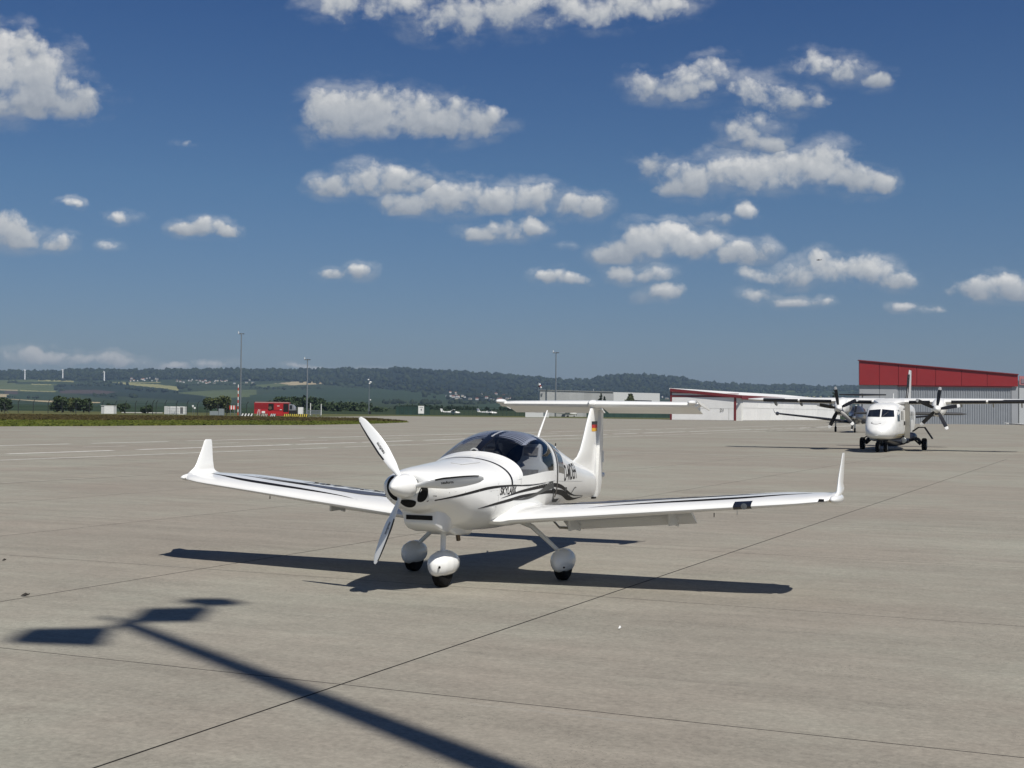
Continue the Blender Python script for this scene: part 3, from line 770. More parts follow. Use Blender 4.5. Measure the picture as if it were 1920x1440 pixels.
# decals on the flanks: outline in (x, z) cast on to the skin
def flank(vs, fs, side, off=.0022):
    out = []
    for x, z in vs:
        h = bvf.ray_cast(Vector((x, side*1.5, z)), Vector((0, -side, 0)))
        if h[0] is None: h = bvf.find_nearest(Vector((x, side*.4, z)))
        p = h[0].copy(); nrm = h[1]; nrm = nrm if nrm.y*side > 0 else -nrm
        out.append(p + nrm*off)
    return out
def sweep(top, bot, name, m, parent, sides=(1, -1), n=46, off=.0022):
    """band between an upper and a lower line given as (x, z) points"""
    def samp(pl_, t):
        p = np.array(pl_, float); s_ = np.linspace(0, len(p)-1, 200); 
        c = np.array([cr([tuple(q) for q in p], min(v, len(p)-1.0001)) for v in s_])
        d = np.concatenate([[0], np.cumsum(np.hypot(*np.diff(c, axis=0).T))]); return (float(np.interp(t*d[-1], d, c[:,0])), float(np.interp(t*d[-1], d, c[:,1])))
    for s_ in sides:
        b = MB(); rows = []
        for i in range(n+1):
            a, c = samp(top, i/n), samp(bot, i/n)
            rows.append(flank([a, ((a[0]+c[0])/2, (a[1]+c[1])/2), c], None, s_, off))
        b.loft(rows, False, False, closed=False); b.build(name, m, parent, smooth=0, fixn=False)
TH_ = radians(23.0)
def inv(px, py, y):
    """photograph point to the aeroplane's own (x, z) on the flank at offset y"""
    r = ray(px, py); o = Vector((0,0,CAM_H)) - Vector((-.265, 15.6, 0)); ay = Vector((cos(TH_), -sin(TH_), 0)); ax = Vector((-sin(TH_), -cos(TH_), 0))
    t = (y - o.dot(ay))/r.dot(ay); q = o + r*t; return (q.dot(ax), q.z)
def tr(pts): return [inv(x, y, w_) for x, y, w_ in pts]
W = .57
sweep(tr([(838,949,.50),(868,935,.54),(905,920,.57),(930,912,.58),(960,909,.58),(990,909,.56),(1018,905,.53)]), tr([(838,950,.50),(868,938,.54),(905,925,.57),(930,917,.58),(960,912,.58),(990,911,.56),(1018,905.5,.53)]), 'front_swoosh', CHAR, fo)
sweep(tr([(915,954,.57),(940,942,.58),(975,929,.57),(1010,922,.55),(1035,918,.52),(1060,919,.47),(1080,929,.40),(1095,934,.33),(1105,931,.22)]), tr([(915,955,.57),(940,947,.58),(975,935,.57),(1010,927,.55),(1035,925,.52),(1060,929,.47),(1080,938,.40),(1095,938,.33),(1105,932,.22)]), 'lower_swoosh', CHAR, fo)
sweep(tr([(945,934,.58),(970,922,.58),(1000,912,.56),(1020,907,.54),(1040,905.5,.51),(1058,910,.47),(1075,921,.42),(1090,928,.34),(1104,929,.22)]), tr([(945,934.6,.58),(970,926,.58),(1000,918,.56),(1020,914,.54),(1040,913,.51),(1058,917,.47),(1075,926,.42),(1090,930,.34),(1104,929.6,.22)]), 'upper_swoosh', CHAR, fo)
sweep(tr([(966,937,.58),(985,933,.57),(1010,919,.55),(1028,902.5,.53)]), tr([(966,938,.58),(990,936,.57),(1018,922,.55),(1035,915,.52)]), 'grey_feather', GREYD, fo, off=.0034)
sweep(tr([(1028,902,.53),(1034,902,.52),(1037,918,.51),(1041,933,.50),(1047,936,.48),(1057,934.5,.46)]), tr([(1030,912,.53),(1033,914,.52),(1037,925,.51),(1040.5,940,.50),(1047,941.5,.48),(1053,941.5,.47)]), 'grey_feather', GREYD, fo, off=.0036)
sweep(tr([(1066,913,.45),(1070,917,.44),(1063,941,.46)]), tr([(1064,918,.45),(1067,925,.44),(1062,941,.46)]), 'grey_feather', GREYD, fo, off=.0036, n=16)
sweep(tr([(1091,914,.36),(1086,914,.37),(1080,929,.39),(1077,935,.40)]), tr([(1091,915,.36),(1087,915.6,.37),(1082,929,.39),(1078,935,.40)]), 'grey_feather', GREYD, fo, off=.0036, n=16)
def flank_text(body, size, xc, zc, parent, name, shear, bold, narrow, m):
    vs, fs = text_mesh(body, size, shear, bold, narrow)
    for s_ in (1, -1):
        b = MB(); b.add(flank([(xc - s_*x, zc + z) for x, z in vs], fs, s_, .0018), fs); b.build(name, m, parent, smooth=0, fixn=False)
flank_text('D-MDEH', .275, -1.70, 1.115, fo, 'registration', 0.0, .004, .78, CHAR)
flank_text('SKYLARK', .108, .72, 1.015, fo, 'name_lettering', .18, .004, .86, CHAR)
# canopy frame: black line, white rim, glass, rear bow, rear quarter windows
def band(u0, u1, p0, p1, name, m, parent, off=.003, n=28):
    b = skin(lin(u0, u1, 4), lin(p0, p1, n), None, off); return b.build(name, m, parent, smooth=60)
band(7.02, 7.14, -1, 90, 'front_pinstripe', BLACK, fo, .003)
band(15.05, 15.28, -24, 90, 'rear_pinstripe', BLACK, fo, .003)
cb = skin(lin(GLF, GLR, 40), upp, None, .0); cano = cb.build('canopy', CANOPY, sk, smooth=60)
rim = MB()
for u0, u1 in ((GLF-.28, GLF+.22), (GLR-.10, GLR+.62)):
    rim.loft([[fus(u, p, 1, o_) for p in lin(0, 90, 24)] + [fus(u, p, -1, o_) for p in reversed(lin(0, 90, 24)[:-1])] for u, o_ in ((u0, -.012), (u0, .004), (u1, .004), (u1, -.012))], False, False, closed=False)
for s_ in (1, -1):
    rim.loft([[fus(u, p, s_, o_) for u in lin(GLF, GLR, 20)] for p, o_ in ((-3, .001), (-3, .004), (3, .004), (3, -.01))], False, False, closed=False)
rim.build('canopy_frame', WHITE, cano, smooth=40)
riv = MB()
for s_ in (1, -1):
    for u in lin(9.0, 13.6, 11): p = fus(u, -5.0, s_, .004); riv.box((p.x-.0035, p.y-.0015, p.z-.0035), (p.x+.0035, p.y+.0015, p.z+.0035))
riv.build('sill_rivets', SEAM, fo, smooth=0)['kind'] = 'stuff'
for s_ in (1, -1):
    ltc = MB(); p = fus(13.7, -12, s_, .004); ltc.box((p.x-.05, p.y-.003, p.z-.002), (p.x+.05, p.y+.004, p.z+.012)); ltc.box((p.x-.05, p.y-.003, p.z-.03), (p.x-.044, p.y+.004, p.z)); ltc.box((p.x+.044, p.y-.003, p.z-.03), (p.x+.05, p.y+.004, p.z)); ltc.build('canopy_latch', CHAR, fo, smooth=0)
PANEG = mat('dark_pane', (.030,.032,.034), .08, spec=.6, coat=.6)
for s_ in (1, -1):
    qb = skin(lin(15.42, 16.25, 8), lin(2, 52, 12), s_, .0035); qb.build('rear_window', PANEG, fo, smooth=60, fixn=False)
# panel seams
def seam(pts, name, wd=.0016, m=SEAM):
    for s_ in (1, -1):
        b = MB(); q = flank(pts, None, s_, .0); b.tube(q, wd, 5); b.build(name, m, fo, smooth=60)
seam([inv(905-.0+i*0, 0, 0) for i in ()] or [(1.93, 1.055), (1.7, 1.052), (1.4, 1.045), (1.1, 1.035), (.95, 1.03)], 'cowl_seam')
seam([(.93, z) for z in lin(1.16, .76, 8)] , 'firewall_seam')
seam([inv(1000+12*i, 901 + .2*i, .5 - .016*i) for i in range(10)], 'tail_seam', .0025)
nac = MB(); nac.tube([fus(6.5, 62, 1, .003), fus(5.5, 66, 1, .003), fus(5.45, 80, 1, .003)], .003, 5); nac.build('oil_door_seam', SEAM, fo)

for s_ in (1, -1):
    for x, z in ((1.78,1.047),(1.55,1.044),(1.32,1.04),(1.10,1.03),(.95,1.10),(.95,.98),(.95,.86)):
        b = MB(); p = flank([(x, z)], None, s_, .0)[0]; b.ellipsoid(p, (.006,.004,.006), 6, 4); b.build('cowl_fastener', SEAM, fo)
# interior
tub = MB(); tub.box((-1.05, -.36, .80), (.80, .36, .84)); tub.box((.78,-.44,.84),(.82,.44,1.14)); tub.build('cabin_floor', SOCK, sk, smooth=0)
gs = MB(); gs.loft([[Vector((x, y, z)) for y, z in ((-.50*k, 1.10), (-.44*k, 1.19+dz), (0, 1.225+dz), (.44*k, 1.19+dz), (.50*k, 1.10))] for x, k, dz in ((.62, .9, .03), (.40, 1.0, .03), (.30, 1.0, .0), (.28, .98, -.02))]); gs.build('glareshield', SOCK, sk, smooth=40)
ip = MB(); ip.box((.26, -.30, .85), (.30, .30, 1.22)); ip.box((.16, .02, 1.24), (.24, .26, 1.32)); ipo = ip.build('instrument_panel', SOCK, sk, smooth=0)
cps = MB(); Mc = Matrix.Rotation(radians(20), 4, 'Z'); cps.lathe([(0, .052), (.02, .055), (.022, .040), (.012, .036)], (.30, -.03, 1.405), 'x', 20); cps.tube([(.305,-.03,1.35),(.31,-.03,1.25)], .012, 8)
cps.build('compass', mat('compass_white', (.62,.62,.60), .4), sk, smooth=50)
cpd = MB(); cpd.lathe([(.0, .034), (.016, .034)], (.308, -.03, 1.405), 'x', 16); cpd.build('compass_face', SOCK, sk)
def seat(y):
    b = MB(); rk = Matrix.Translation((-.58, y, .885)) @ Matrix.Rotation(radians(-16), 4, 'Y')
    def ring(z, w_, d, xo=0): return [rk @ Vector((xo + d*cx_, w_*cy_, z)) for cx_, cy_ in ((-.5,-.8),(-.5,.8),(-.2,1),(.35,1),(.5,.8),(.5,-.8),(.35,-1),(-.2,-1))]
    b.loft([ring(-.08,.225,.14), ring(.10,.235,.13), ring(.28,.235,.12), ring(.36,.20,.11), ring(.42,.135,.10), ring(.47,.12,.10), ring(.58,.115,.10), ring(.62,.10,.08)])
    o = b.build('seat', SEATL, sk, smooth=50)
    c = MB(); c.box((.052,-.125,-.02),(.068,.125,.30), rk); c.build('seat_cushion', SEATM, o, smooth=0)
    h = MB(); h.box((.045,-.09,.47),(.062,.09,.57), rk); h.build('headrest', SEATM, o, smooth=0)
    st = MB(); st.box((-.62, y-.22, .76), (-.10, y+.22, .90)); st.build('seat_base', SEATM, o, smooth=0)
for y in (.255, -.255): seat(y)
hs = MB(); hs.ellipsoid((-.22, .02, 1.36), (.06,.06,.085)); hs.tube([(-.22,.02,1.42),(-.22,.01,1.5),(-.24,.0,1.58)], .02, 6); hs.tube([(-.22,.03,1.29),(-.2,.02,1.12),(-.1,.0,.98)], .05, 6); hs.build('headset', SOCK, sk)
# centre spine of the canopy and the ribbed sunshade under it
spn = MB(); spn.loft([[fus(u, 90-a, s_, -.016 - t_) for a, s_, t_ in ((3.4,1,0),(3.4,1,.035),(3.4,-1,.035),(3.4,-1,0))] for u in lin(8.02, 13.9, 26)]); spn.build('canopy_spine', BLACK, cano, smooth=40)
bolt = MB()
for u in lin(10.4, 11.9, 8): p = fus(u, 88.4, 1, -.008); bolt.ellipsoid(p, (.026,.012,.008), 8, 5)
bolt.build('spine_bolts', mat('bolt_white', (.7,.7,.7), .4), cano)
wb = MB(); wb.tube([fus(9.5 + .9*sin(radians(p)), p, 1, -.02) for p in lin(58, 86, 10)], .014, 6); wb.build('windscreen_bow', BLACK, cano)
for s_ in (1, -1):
    b = MB(); rows = []; nrib = 8; us = lin(10.75, 13.2, nrib*4)
    for i, u in enumerate(us):
        f = (i % 4)/4; dep = -.030 - .016*abs(2*f - 1)*2 + .016
        lo_ = 48 + 3.0*cos(2*pi*f) + (u-10.75)*3
        rows.append([fus(u, p, s_, dep) for p in lin(lo_, 85, 9)])
    b.loft(rows, False, False, closed=False); so_ = b.build('sunshade', SHADE, sk, smooth=25, fixn=False)
    e = MB()
    for i in range(0, len(us), 4):
        e.tube([fus(us[i], p, s_, -.022) for p in lin(51 + (us[i]-10.75)*3, 85, 8)], .0045, 5)
    e.build('shade_rib', NAVY, so_, smooth=0)
    nv = skin(lin(13.18, 13.95, 6), lin(52, 88, 10), s_, -.03); nv.build('rear_curtain', NAVY, sk, smooth=50, fixn=False)
bh = MB(); rg_ = [fus(16.5, p, 1, -.02) for p in lin(-30, 90, 16)] + [fus(16.5, p, -1, -.02) for p in reversed(lin(-30, 90, 16)[:-1])]; bh.prism(rg_, (-.01, 0, 0)); bh.build('rear_bulkhead', NAVY, sk, smooth=0)

# aerials, step
an = MB(); an.tube([(-1.50, 0, 1.52), (-1.58, 0, 1.62), (-1.83, 0, 1.885)], [.014, .013, .008], 8); an.build('whip_aerial', WHITE, sk)
an = MB(); an.tube([(-2.06, .02, 1.36), (-2.075, .02, 1.43)], [.010,.008], 6); ao = an.build('stub_aerial', WHITE, sk)
an = MB(); an.tube([(-2.075,.02,1.43),(-2.082,.02,1.468)], .009, 6); an.build('aerial_tip', SOCK, ao)
for s_ in (1, -1):
    b = MB(); b.tube([(-.30, s_*.66, .66), (-.42, s_*.72, .545), (-.56, s_*.80, .525)], .012, 8); b.tube([(-.42, s_*.72, .545), (-.46, s_*.90, .545)], .015, 8); b.build('boarding_step', mat('step_metal', (.45,.43,.36), .4, .6), sk)

# ---- wings
def airfoil(n=15, t=.125, cam_=.004):
    up_, lo_ = [], []
    for i in range(n+1):
        x = .5*(1-cos(pi*i/n)); yt = 5*t*(.2969*sqrt(x) - .126*x - .3516*x*x + .2843*x**3 - .1036*x**4)
        c = cam_*4*x*(1-x); up_.append((x, c+yt)); lo_.append((x, c-yt))
    return list(reversed(up_)) + lo_[1:-1]           # from the trailing edge over the top to the nose and back below
AF = airfoil()
def wing_ring(le, te, nrm, t=1.0, s_=1):
    le, te, nrm = Vector(le), Vector(te), Vector(nrm).normalized(); c = (te-le).length
    return [Vector((p.x, s_*p.y, p.z)) for p in [le + (te-le)*x + nrm*z*c*t for x, z in AF]]
def zle(y): return .705 + (y-.55)*.0885
WS = [  # le, te, thickness direction, relative thickness
  ((.84,.30,.690),(-.52,.30,.775),(0,0,1),.9), ((.84,.52,.692),(-.50,.52,.782),(0,0,1),.98), ((.825,.62,.711),(-.46,.62,.79),(0,0,1),1.0), ((.805,.75,zle(.75)),(-.42,.75,zle(.75)+.090),(0,0,1),1.0),
  ((.75,1.3,zle(1.3)),(-.41,1.3,zle(1.3)+.090),(0,0,1),.98), ((.68,2.0,zle(2.0)),(-.40,2.0,zle(2.0)+.090),(0,0,1),.95), ((.60,2.7,zle(2.7)),(-.39,2.7,zle(2.7)+.090),(0,0,1),.93), ((.53,3.3,zle(3.3)),(-.38,3.3,zle(3.3)+.090),(0,0,1),.92),
  ((.49,3.60,zle(3.60)),(-.38,3.60,zle(3.60)+.07),(0,0,1),.92), ((.44,3.78,zle(3.78)+.004),(-.36,3.78,zle(3.78)+.06),(0,0,1),.92), ((.38,3.88,1.006),(-.355,3.87,1.05),(0,-.1,1),.92), ((.30,3.945,1.035),(-.34,3.93,1.065),(0,-.5,.85),.92), ((.20,3.968,1.075),(-.31,3.955,1.10),(0,-1,.35),.85), ((.10,3.958,1.14),(-.285,3.95,1.155),(0,-1,.1),.80),
  ((.045,3.955,1.22),(-.275,3.955,1.225),(0,-1,.05),.72), ((-.035,3.96,1.34),(-.27,3.96,1.34),(0,-1,.05),.66), ((-.10,3.966,1.45),(-.265,3.966,1.45),(0,-1,.05),.60), ((-.13,3.967,1.478),(-.25,3.967,1.478),(0,-1,.05),.45)]
NAV = mat('nav_lens', (.45,.30,.05), .15, coat=1); LENS = mat('landing_lens', (.10,.11,.12), .08, coat=1)
def dense(ws, k=3):
    tab = [tuple(a)+tuple(b_)+tuple(c)+(d,) for a, b_, c, d in ws]; out = []
    for i in range((len(tab)-1)*k + 1):
        v = cr(tab, min(i/k, len(tab)-1.0001)); out.append((v[0:3], v[3:6], v[6:9], v[9]))
    return out
WSD = dense(WS)
MATTE = mat('matte_black_decal', (.008,.008,.010), .75, spec=.12)
for s_ in (1, -1):
    b = MB(); b.loft([wing_ring(*r, s_) for r in WSD]); wo_ = b.build('wing', WHITE, sk, smooth=50)
    bw = BVHTree.FromPolygons([Vector(v) for v in b.v], b.f)
    def ontop(x, y, off=.0025):
        h = bw.ray_cast(Vector((x, y, 3)), Vector((0,0,-1)));
        return (h[0] + Vector((0,0,off))) if h[0] is not None else Vector((x, y, zle(abs(y)) + .05))
    def wing_band(top, bot, name, m, n=40, off=.0025):
        rows = []
        for i in range(n+1):
            u = i/n*(len(top)-1.0001); a, c = cr(top, u), cr(bot, u)
            rows.append([ontop(a[0]+(c[0]-a[0])*t, s_*(a[1]+(c[1]-a[1])*t), off) for t in (0,.75,1.5)])
        q = MB(); q.loft(rows, False, False, closed=False); q.build(name, m, wo_, smooth=0, fixn=False)
    wing_band([(0.600,1.35),(0.520,1.7),(0.460,2.2),(0.410,2.7),(0.320,3.2),(0.100,3.70)], [(0.600,1.36),(0.500,1.7),(0.410,2.2),(0.340,2.7),(0.260,3.2),(0.090,3.70)], 'wing_swoosh', MATTE)
    wing_band([(.19,.66),(0.290,1.1),(0.260,1.6),(0.190,2.2),(0.100,2.8),(-0.020,3.4)], [(.185,.66),(0.230,1.1),(0.190,1.6),(0.120,2.2),(0.060,2.8),(-0.025,3.4)], 'wing_swoosh', MATTE)
    wing_band([(.06,.66),(0.170,1.1),(0.140,1.6),(0.070,2.2),(0.000,2.8),(-0.100,3.2)], [(.055,.66),(0.130,1.1),(0.100,1.6),(0.035,2.2),(-0.025,2.8),(-0.105,3.2)], 'wing_swoosh', MATTE)
    wing_band([(0.250,1.15),(0.335,1.4),(0.290,1.75),(0.160,2.3)], [(0.130,1.15),(0.140,1.4),(0.130,1.75),(0.080,2.3)], 'wing_feather', mat('blue_grey_decal', (.06,.065,.085), .4), off=.0045)
    vs, fs = text_mesh('SKYLARK', .27, .3, .008, 1.02)
    q = MB(); q.add([ontop(-.235 + z*1.05, s_*1.9 - x, .004) for x, z in vs] , fs) if s_ > 0 else q.add([ontop(-.235 + z*1.05, -1.9 - x, .004) for x, z in vs], fs)
    q.build('name_lettering', CHAR, wo_, smooth=0, fixn=False)
    # flap, let down
    def flap(y0, y1, a, name, x0, ch, dz):
        q = MB(); rings = []
        for y in lin(y0, y1, 4):
            z0 = zle(y) - dz + .005; c = Vector((-cos(a), 0, -sin(a)))*ch; nr_ = Vector((-sin(a), 0, cos(a)))
            rings.append([Vector((p.x, s_*p.y, p.z)) for p in (Vector((x0, y, z0)) + c*x + nr_*z*ch*.9 for x, z in AF)])
        q.loft(rings); return q.build(name, WHITE, wo_, smooth=50)
    flp = flap(.82, 2.32, radians(31), 'flap', -.20, .36, .030)
    for yb in (2.12, .96):
        q = MB(); q.box((-.44, s_*yb-.012, zle(yb)-.20), (-.10, s_*yb+.012, zle(yb)-.055)); q.tube([(-.36, s_*yb, zle(yb)-.20), (-.44, s_*yb, zle(yb)-.215)], .016, 6); q.build('flap_bracket', WHITE2, flp, smooth=0)
    flap(2.36, 3.66, radians(4), 'aileron', -.20, .23, .022)
    q = MB(); q.tube([(.30, s_*2.72, zle(2.72)-.06), (.30, s_*2.72, zle(2.72)-.085)], .005, 6); q.tube([(.30+.010*cos(t), s_*2.72, zle(2.72)-.094+.010*sin(t)) for t in lin(0, 2*pi, 10)], .003, 5, False); q.build('tie_down_ring', SOCK, wo_)
    q = MB(); q.ellipsoid((.10, s_*3.945, 1.015), (.30,.058,.052)); q.build('tip_fairing', WHITE, wo_, smooth=60)
    if s_ > 0:
        q = MB(); q.ellipsoid((.355, s_*3.935, 1.012), (.022,.020,.020)); q.build('nav_light', NAV, wo_)
        # landing light let into the leading edge, pitot and inspection cover
        q = MB(); rr = [wing_ring(*WSD[0], 1) for _ in ()]
        def le_patch(y0, y1, i0, i1, off):
            rows = []
            for y in lin(y0, y1, 5):
                t = (y - 2.7)/.6; le = Vector((.60 + (.53-.60)*t, y, zle(y))); te = Vector((-.39, y, zle(y)+.09)); c = (te-le).length
                rows.append([le + (te-le)*AF[i][0] + Vector((0,0,1))*AF[i][1]*c*.93 + Vector((off, 0, 0)) for i in range(i0, i1)])
            return rows
        q.loft(le_patch(2.985, 3.165, 12, 19, .006), False, False, closed=False); lo_ = q.build('landing_light', mat('light_bay', (.010,.012,.018), .25, coat=.8), wo_, smooth=60)
        q = MB(); q.lathe([(.0,.030),(.004,.032),(.006,.0)], (.574, 3.10, zle(3.10)+.004), 'x', 18); q.build('lamp_lens', LENS, lo_)
        q = MB(); q.tube([(.45, 3.0, zle(3.0)-.04), (.45, 3.0, zle(3.0)-.085)], .004, 6); q.build('drain_tube', LIGHTMETAL, wo_)
        q = MB(); q.box((.405, 3.825, zle(3.83)+.004), (.436, 3.875, zle(3.83)+.030)); q.build('strobe_window', BLACK, wo_, smooth=0)
        q = MB(); q.tube([(-.1, 3.88, 1.0), (-.1, 3.88, .965)], .006, 6); q.build('static_stub', SOCK, wo_)
# wing root fillets
for s_ in (1, -1):
    b = MB(); rings = []
    for i in range(19):
        t = i/18; x = .87 - 1.50*t
        zw = .70 + .075*sin(pi*min(1, t*1.15 + .06))**.7 + .045*t        # about the wing's upper skin
        h = .01 + .055*sin(pi*t)**.8; sp_ = .04 + .13*sin(pi*min(1, t*1.1))**.8
        hit = bvf.ray_cast(Vector((x, s_*1.5, zw + h)), Vector((0, -s_, 0))); yw = abs(hit[0].y) if hit[0] is not None else .5
        hit2 = bvf.ray_cast(Vector((x, s_*1.5, zw + .02)), Vector((0, -s_, 0))); y2 = abs(hit2[0].y) if hit2[0] is not None else .5
        prof = [Vector((x, s_*(yw-.03), zw-.12))]
        for k in range(7):
            a = k/6; yy = (yw-.006) + (y2 + sp_ - yw)*(1-(1-a)**2); zz = zw - .012 + (h+.012)*(1-a)**2
            prof.append(Vector((x, s_*yy, zz)))
        prof.append(Vector((x, s_*(y2 + sp_*.6), zw-.06)))
        e_ = min(1, t*5 + .04)*min(1, (1-t)*6 + .04); c_ = Vector((x, s_*(yw-.03), .70))
        prof = [c_ + (p - c_)*e_ for p in prof]
        rings.append(prof)
    b.loft(rings); b.build('wing_fillet', WHITE, sk, smooth=80)

# ---- tail
def fin_ring(x0, x1, z, th, cut=None):
    r = []
    for x, y in AF_S: r.append(Vector((x0 + (x1-x0)*x, y*th, z)))
    return r
AF_S = airfoil(12, .5, 0.0)
b = MB(); b.loft([fin_ring(a, -3.64 - .18*max(0, z-1.1)/.85, z, t) for a, z, t in ((-3.40,.735,.10),(-3.05,.98,.07),(-2.35,1.13,.015),(-2.72,1.205,.05),(-2.92,1.27,.085),(-3.04,1.36,.105),(-3.16,1.52,.11),(-3.29,1.72,.105),(-3.43,1.90,.10),(-3.47,1.955,.10))]); fin = b.build('fin', WHITE, sk, smooth=50)
def rud_ring(x0, x1, z, th, a): 
    c, s2 = cos(a), sin(a); return [Vector((x0 + (x-0)*c - y*s2, x*s2*1 + y*c, z)) for x, y in ((0,th/2),(0,-th/2),((x1-x0)*.6,-th*.28),((x1-x0),-.004),((x1-x0),.004),((x1-x0)*.6,th*.28))]
b = MB(); b.loft([rud_ring(-3.645, -3.78, .70, .075, 0), rud_ring(-3.645, -3.88, .76, .09, 0), rud_ring(-3.645, -3.95, .93, .10, 0), rud_ring(-3.677, -3.965, 1.25, .10, 0), rud_ring(-3.751, -3.975, 1.6, .085, 0), rud_ring(-3.812, -3.98, 1.90, .075, 0)]); rd = b.build('rudder', WHITE, sk, smooth=35)
b = MB(); b.box((-3.99,-.012,1.17),(-3.96,.012,1.33)); b.build('trim_tab', WHITE, rd, smooth=0)
b = MB(); b.ellipsoid((-4.0, 0, .99), (.05,.02,.035)); b.build('tail_light', WHITE2, rd)
b = MB(); b.box((-3.66,-.02,.675),(-3.56,.02,.70)); b.build('tail_skid', CHAR, sk, smooth=0)
# flag on the fin
for s_ in (1, -1):
    for k, (m, nm) in enumerate(((BLACK,'black'),(mat('flag_red',(.50,.02,.015),.45),'red'),(mat('flag_gold',(.75,.40,.03),.45),'gold'))):
        z1, z0 = 1.745 - .046*k, 1.745 - .046*(k+1); q = MB()
        rows = [[Vector((x + .0*z, s_*(.0615 - .038*max(0, (-3.44 - x))/.2*1.0 + 0.0), z)) for x in (-3.40, -3.47, -3.54, -3.60)] for z in (z1, z0)]
        rows = []
        for z in (z1, z0):
            r = []
            for x in lin(-3.43, -3.71, 5):
                bvx = BVHTree.FromPolygons([v.co.copy() for v in fin.data.vertices], [tuple(p.vertices) for p in fin.data.polygons]) if 'bvx' not in globals() else bvx
                h = bvx.ray_cast(Vector((x, s_*.5, z)), Vector((0,-s_,0))); r.append((h[0] if h[0] is not None else Vector((x, s_*.04, z))) + Vector((0, s_*.003, 0)))
            rows.append(r)
        q.loft(rows, False, False, closed=False); q.build('flag_stripe', m, fin, smooth=0, fixn=False)
# stabiliser
AF_T = airfoil(10, .11, 0.0)
def st_ring(x0, x1, y, z, th=1.0): return [Vector((x0 + (x1-x0)*x, y, z + t*abs(x1-x0)*th)) for x, t in AF_T]
ZT = 2.0
b = MB(); b.loft([st_ring(-3.790,-3.970,-1.47,ZT-.02,.6), st_ring(-3.610,-3.990,-1.43,ZT-.02,1.9), st_ring(-3.570,-3.990,-1.2,ZT-.02,1.9), st_ring(-3.470,-3.990,0,ZT-.02,1.9), st_ring(-3.570,-3.990,1.2,ZT-.02,1.9), st_ring(-3.610,-3.990,1.43,ZT-.02,1.9), st_ring(-3.790,-3.970,1.47,ZT-.02,.6)]); stb = b.build('stabiliser', WHITE, sk, smooth=50)
for s_ in (1, -1):
    b = MB(); rows = []
    for y in (.03, .7, 1.40):
        rows.append([Vector((x, s_*y, z)) for x, z in ((-3.790,ZT-.005),(-3.910,ZT-.010),(-4.160,ZT-.135),(-4.155,ZT-.142),(-3.940,ZT-.085),(-3.810,ZT-.060))])
    b.loft(rows); b.build('elevator', WHITE, stb, smooth=30)
for s_ in (1, -1):
    b = MB(); b.ellipsoid((-3.590, s_*1.40, ZT+.012), (.16,.055,.035)); b.build('balance_horn', WHITE, stb)
    b = MB(); b.prism([(-3.550, s_*1.455, ZT+.045), (-3.690, s_*1.465, ZT+.03), (-4.160, s_*1.49, ZT-.075), (-4.140, s_*1.485, ZT-.095), (-3.740, s_*1.465, ZT-.02)], (0, s_*.012, 0)); b.build('tip_plate', WHITE, stb, smooth=0)
b = MB(); b.ellipsoid((-3.56, 0, ZT-.012), (.17,.062,.055)); b.build('bullet_fairing', WHITE, fin)

# ---- undercarriage
def pant(cx_, cy_, cz_, L, Wd, Hh, zcut, name, parent):
    b = MB(); rings = []
    for i in range(29):
        t = i/28; x = cx_ + L*(.42 - t); e = max(.03, float(np.interp(t, [0,.06,.2,.4,.6,.8,.95,1], [.12,.50,.86,1,.96,.72,.34,.10])))
        r = []
        for k in range(16):
            a = 2*pi*k/16; y = cos(a)*Wd/2*e; z = cz_ + (sin(a)*Hh/2*e if sin(a) > 0 else sin(a)*Hh/2*min(1, e**.5))
            r.append(Vector((x, cy_+y, max(z, zcut))))
        rings.append(r)
    b.loft(rings); return b.build(name, WHITE, parent, smooth=50)
def wheel(cx_, cy_, R, Wd, parent):
    b = MB(); b.lathe([(-Wd/2,R*.55),(-Wd/2,R*.82),(-Wd*.36,R*.97),(0,R),(Wd*.36,R*.97),(Wd/2,R*.82),(Wd/2,R*.55)], (cx_, cy_, R), 'y', 28); o = b.build('tyre', RUBBER, parent, smooth=50)
    b = MB(); b.lathe([(-Wd*.42,.01),(-Wd*.44,R*.2),(-Wd*.40,R*.56),(Wd*.40,R*.56),(Wd*.44,R*.2),(Wd*.42,.01)], (cx_, cy_, R), 'y', 20); b.build('rim', LIGHTMETAL, parent, smooth=40)
b = MB(); b.tube([(.02,.40,.64),(.03,.56,.585),(.02,.74,.44),(.0,.90,.30)], [.030,.028,.025,.023], 10); lg = b.build('gear_leg', WHITE2, sk)
w_ = pant(.02, .93, .222, .52, .245, .275, .100, 'wheel_fairing', lg); wheel(0, .93, .165, .125, lg)
b = MB(); b.ellipsoid((.24,1.03,.17), (.012,.012,.012), 8, 5); b.build('jacking_plug', HOLE, lg)
b = MB(); b.tube([(.02,-.40,.64),(.03,-.56,.585),(.02,-.74,.44),(.0,-.90,.30)], [.030,.028,.025,.023], 10); lg = b.build('gear_leg', WHITE2, sk)
pant(.02, -.93, .222, .52, .245, .275, .100, 'wheel_fairing', lg); wheel(0, -.93, .165, .125, lg)
b = MB(); b.tube([(1.14,0,.66),(1.155,0,.30)], [.030,.028], 12); ng = b.build('nose_leg', WHITE2, sk)
np_ = pant(1.16, 0, .250, .60, .275, .285, .125, 'nose_wheel_fairing', ng); wheel(1.16, 0, .160, .125, ng)
b = MB(); b.ellipsoid((1.385, .075, .235), (.012,.014,.016), 8, 5); b.build('tow_hole', HOLE, ng)
b = MB(); b.box((1.05,-.09,.600),(1.25,.09,.612)); b.build('leg_slot', HOLE, sk, smooth=0)

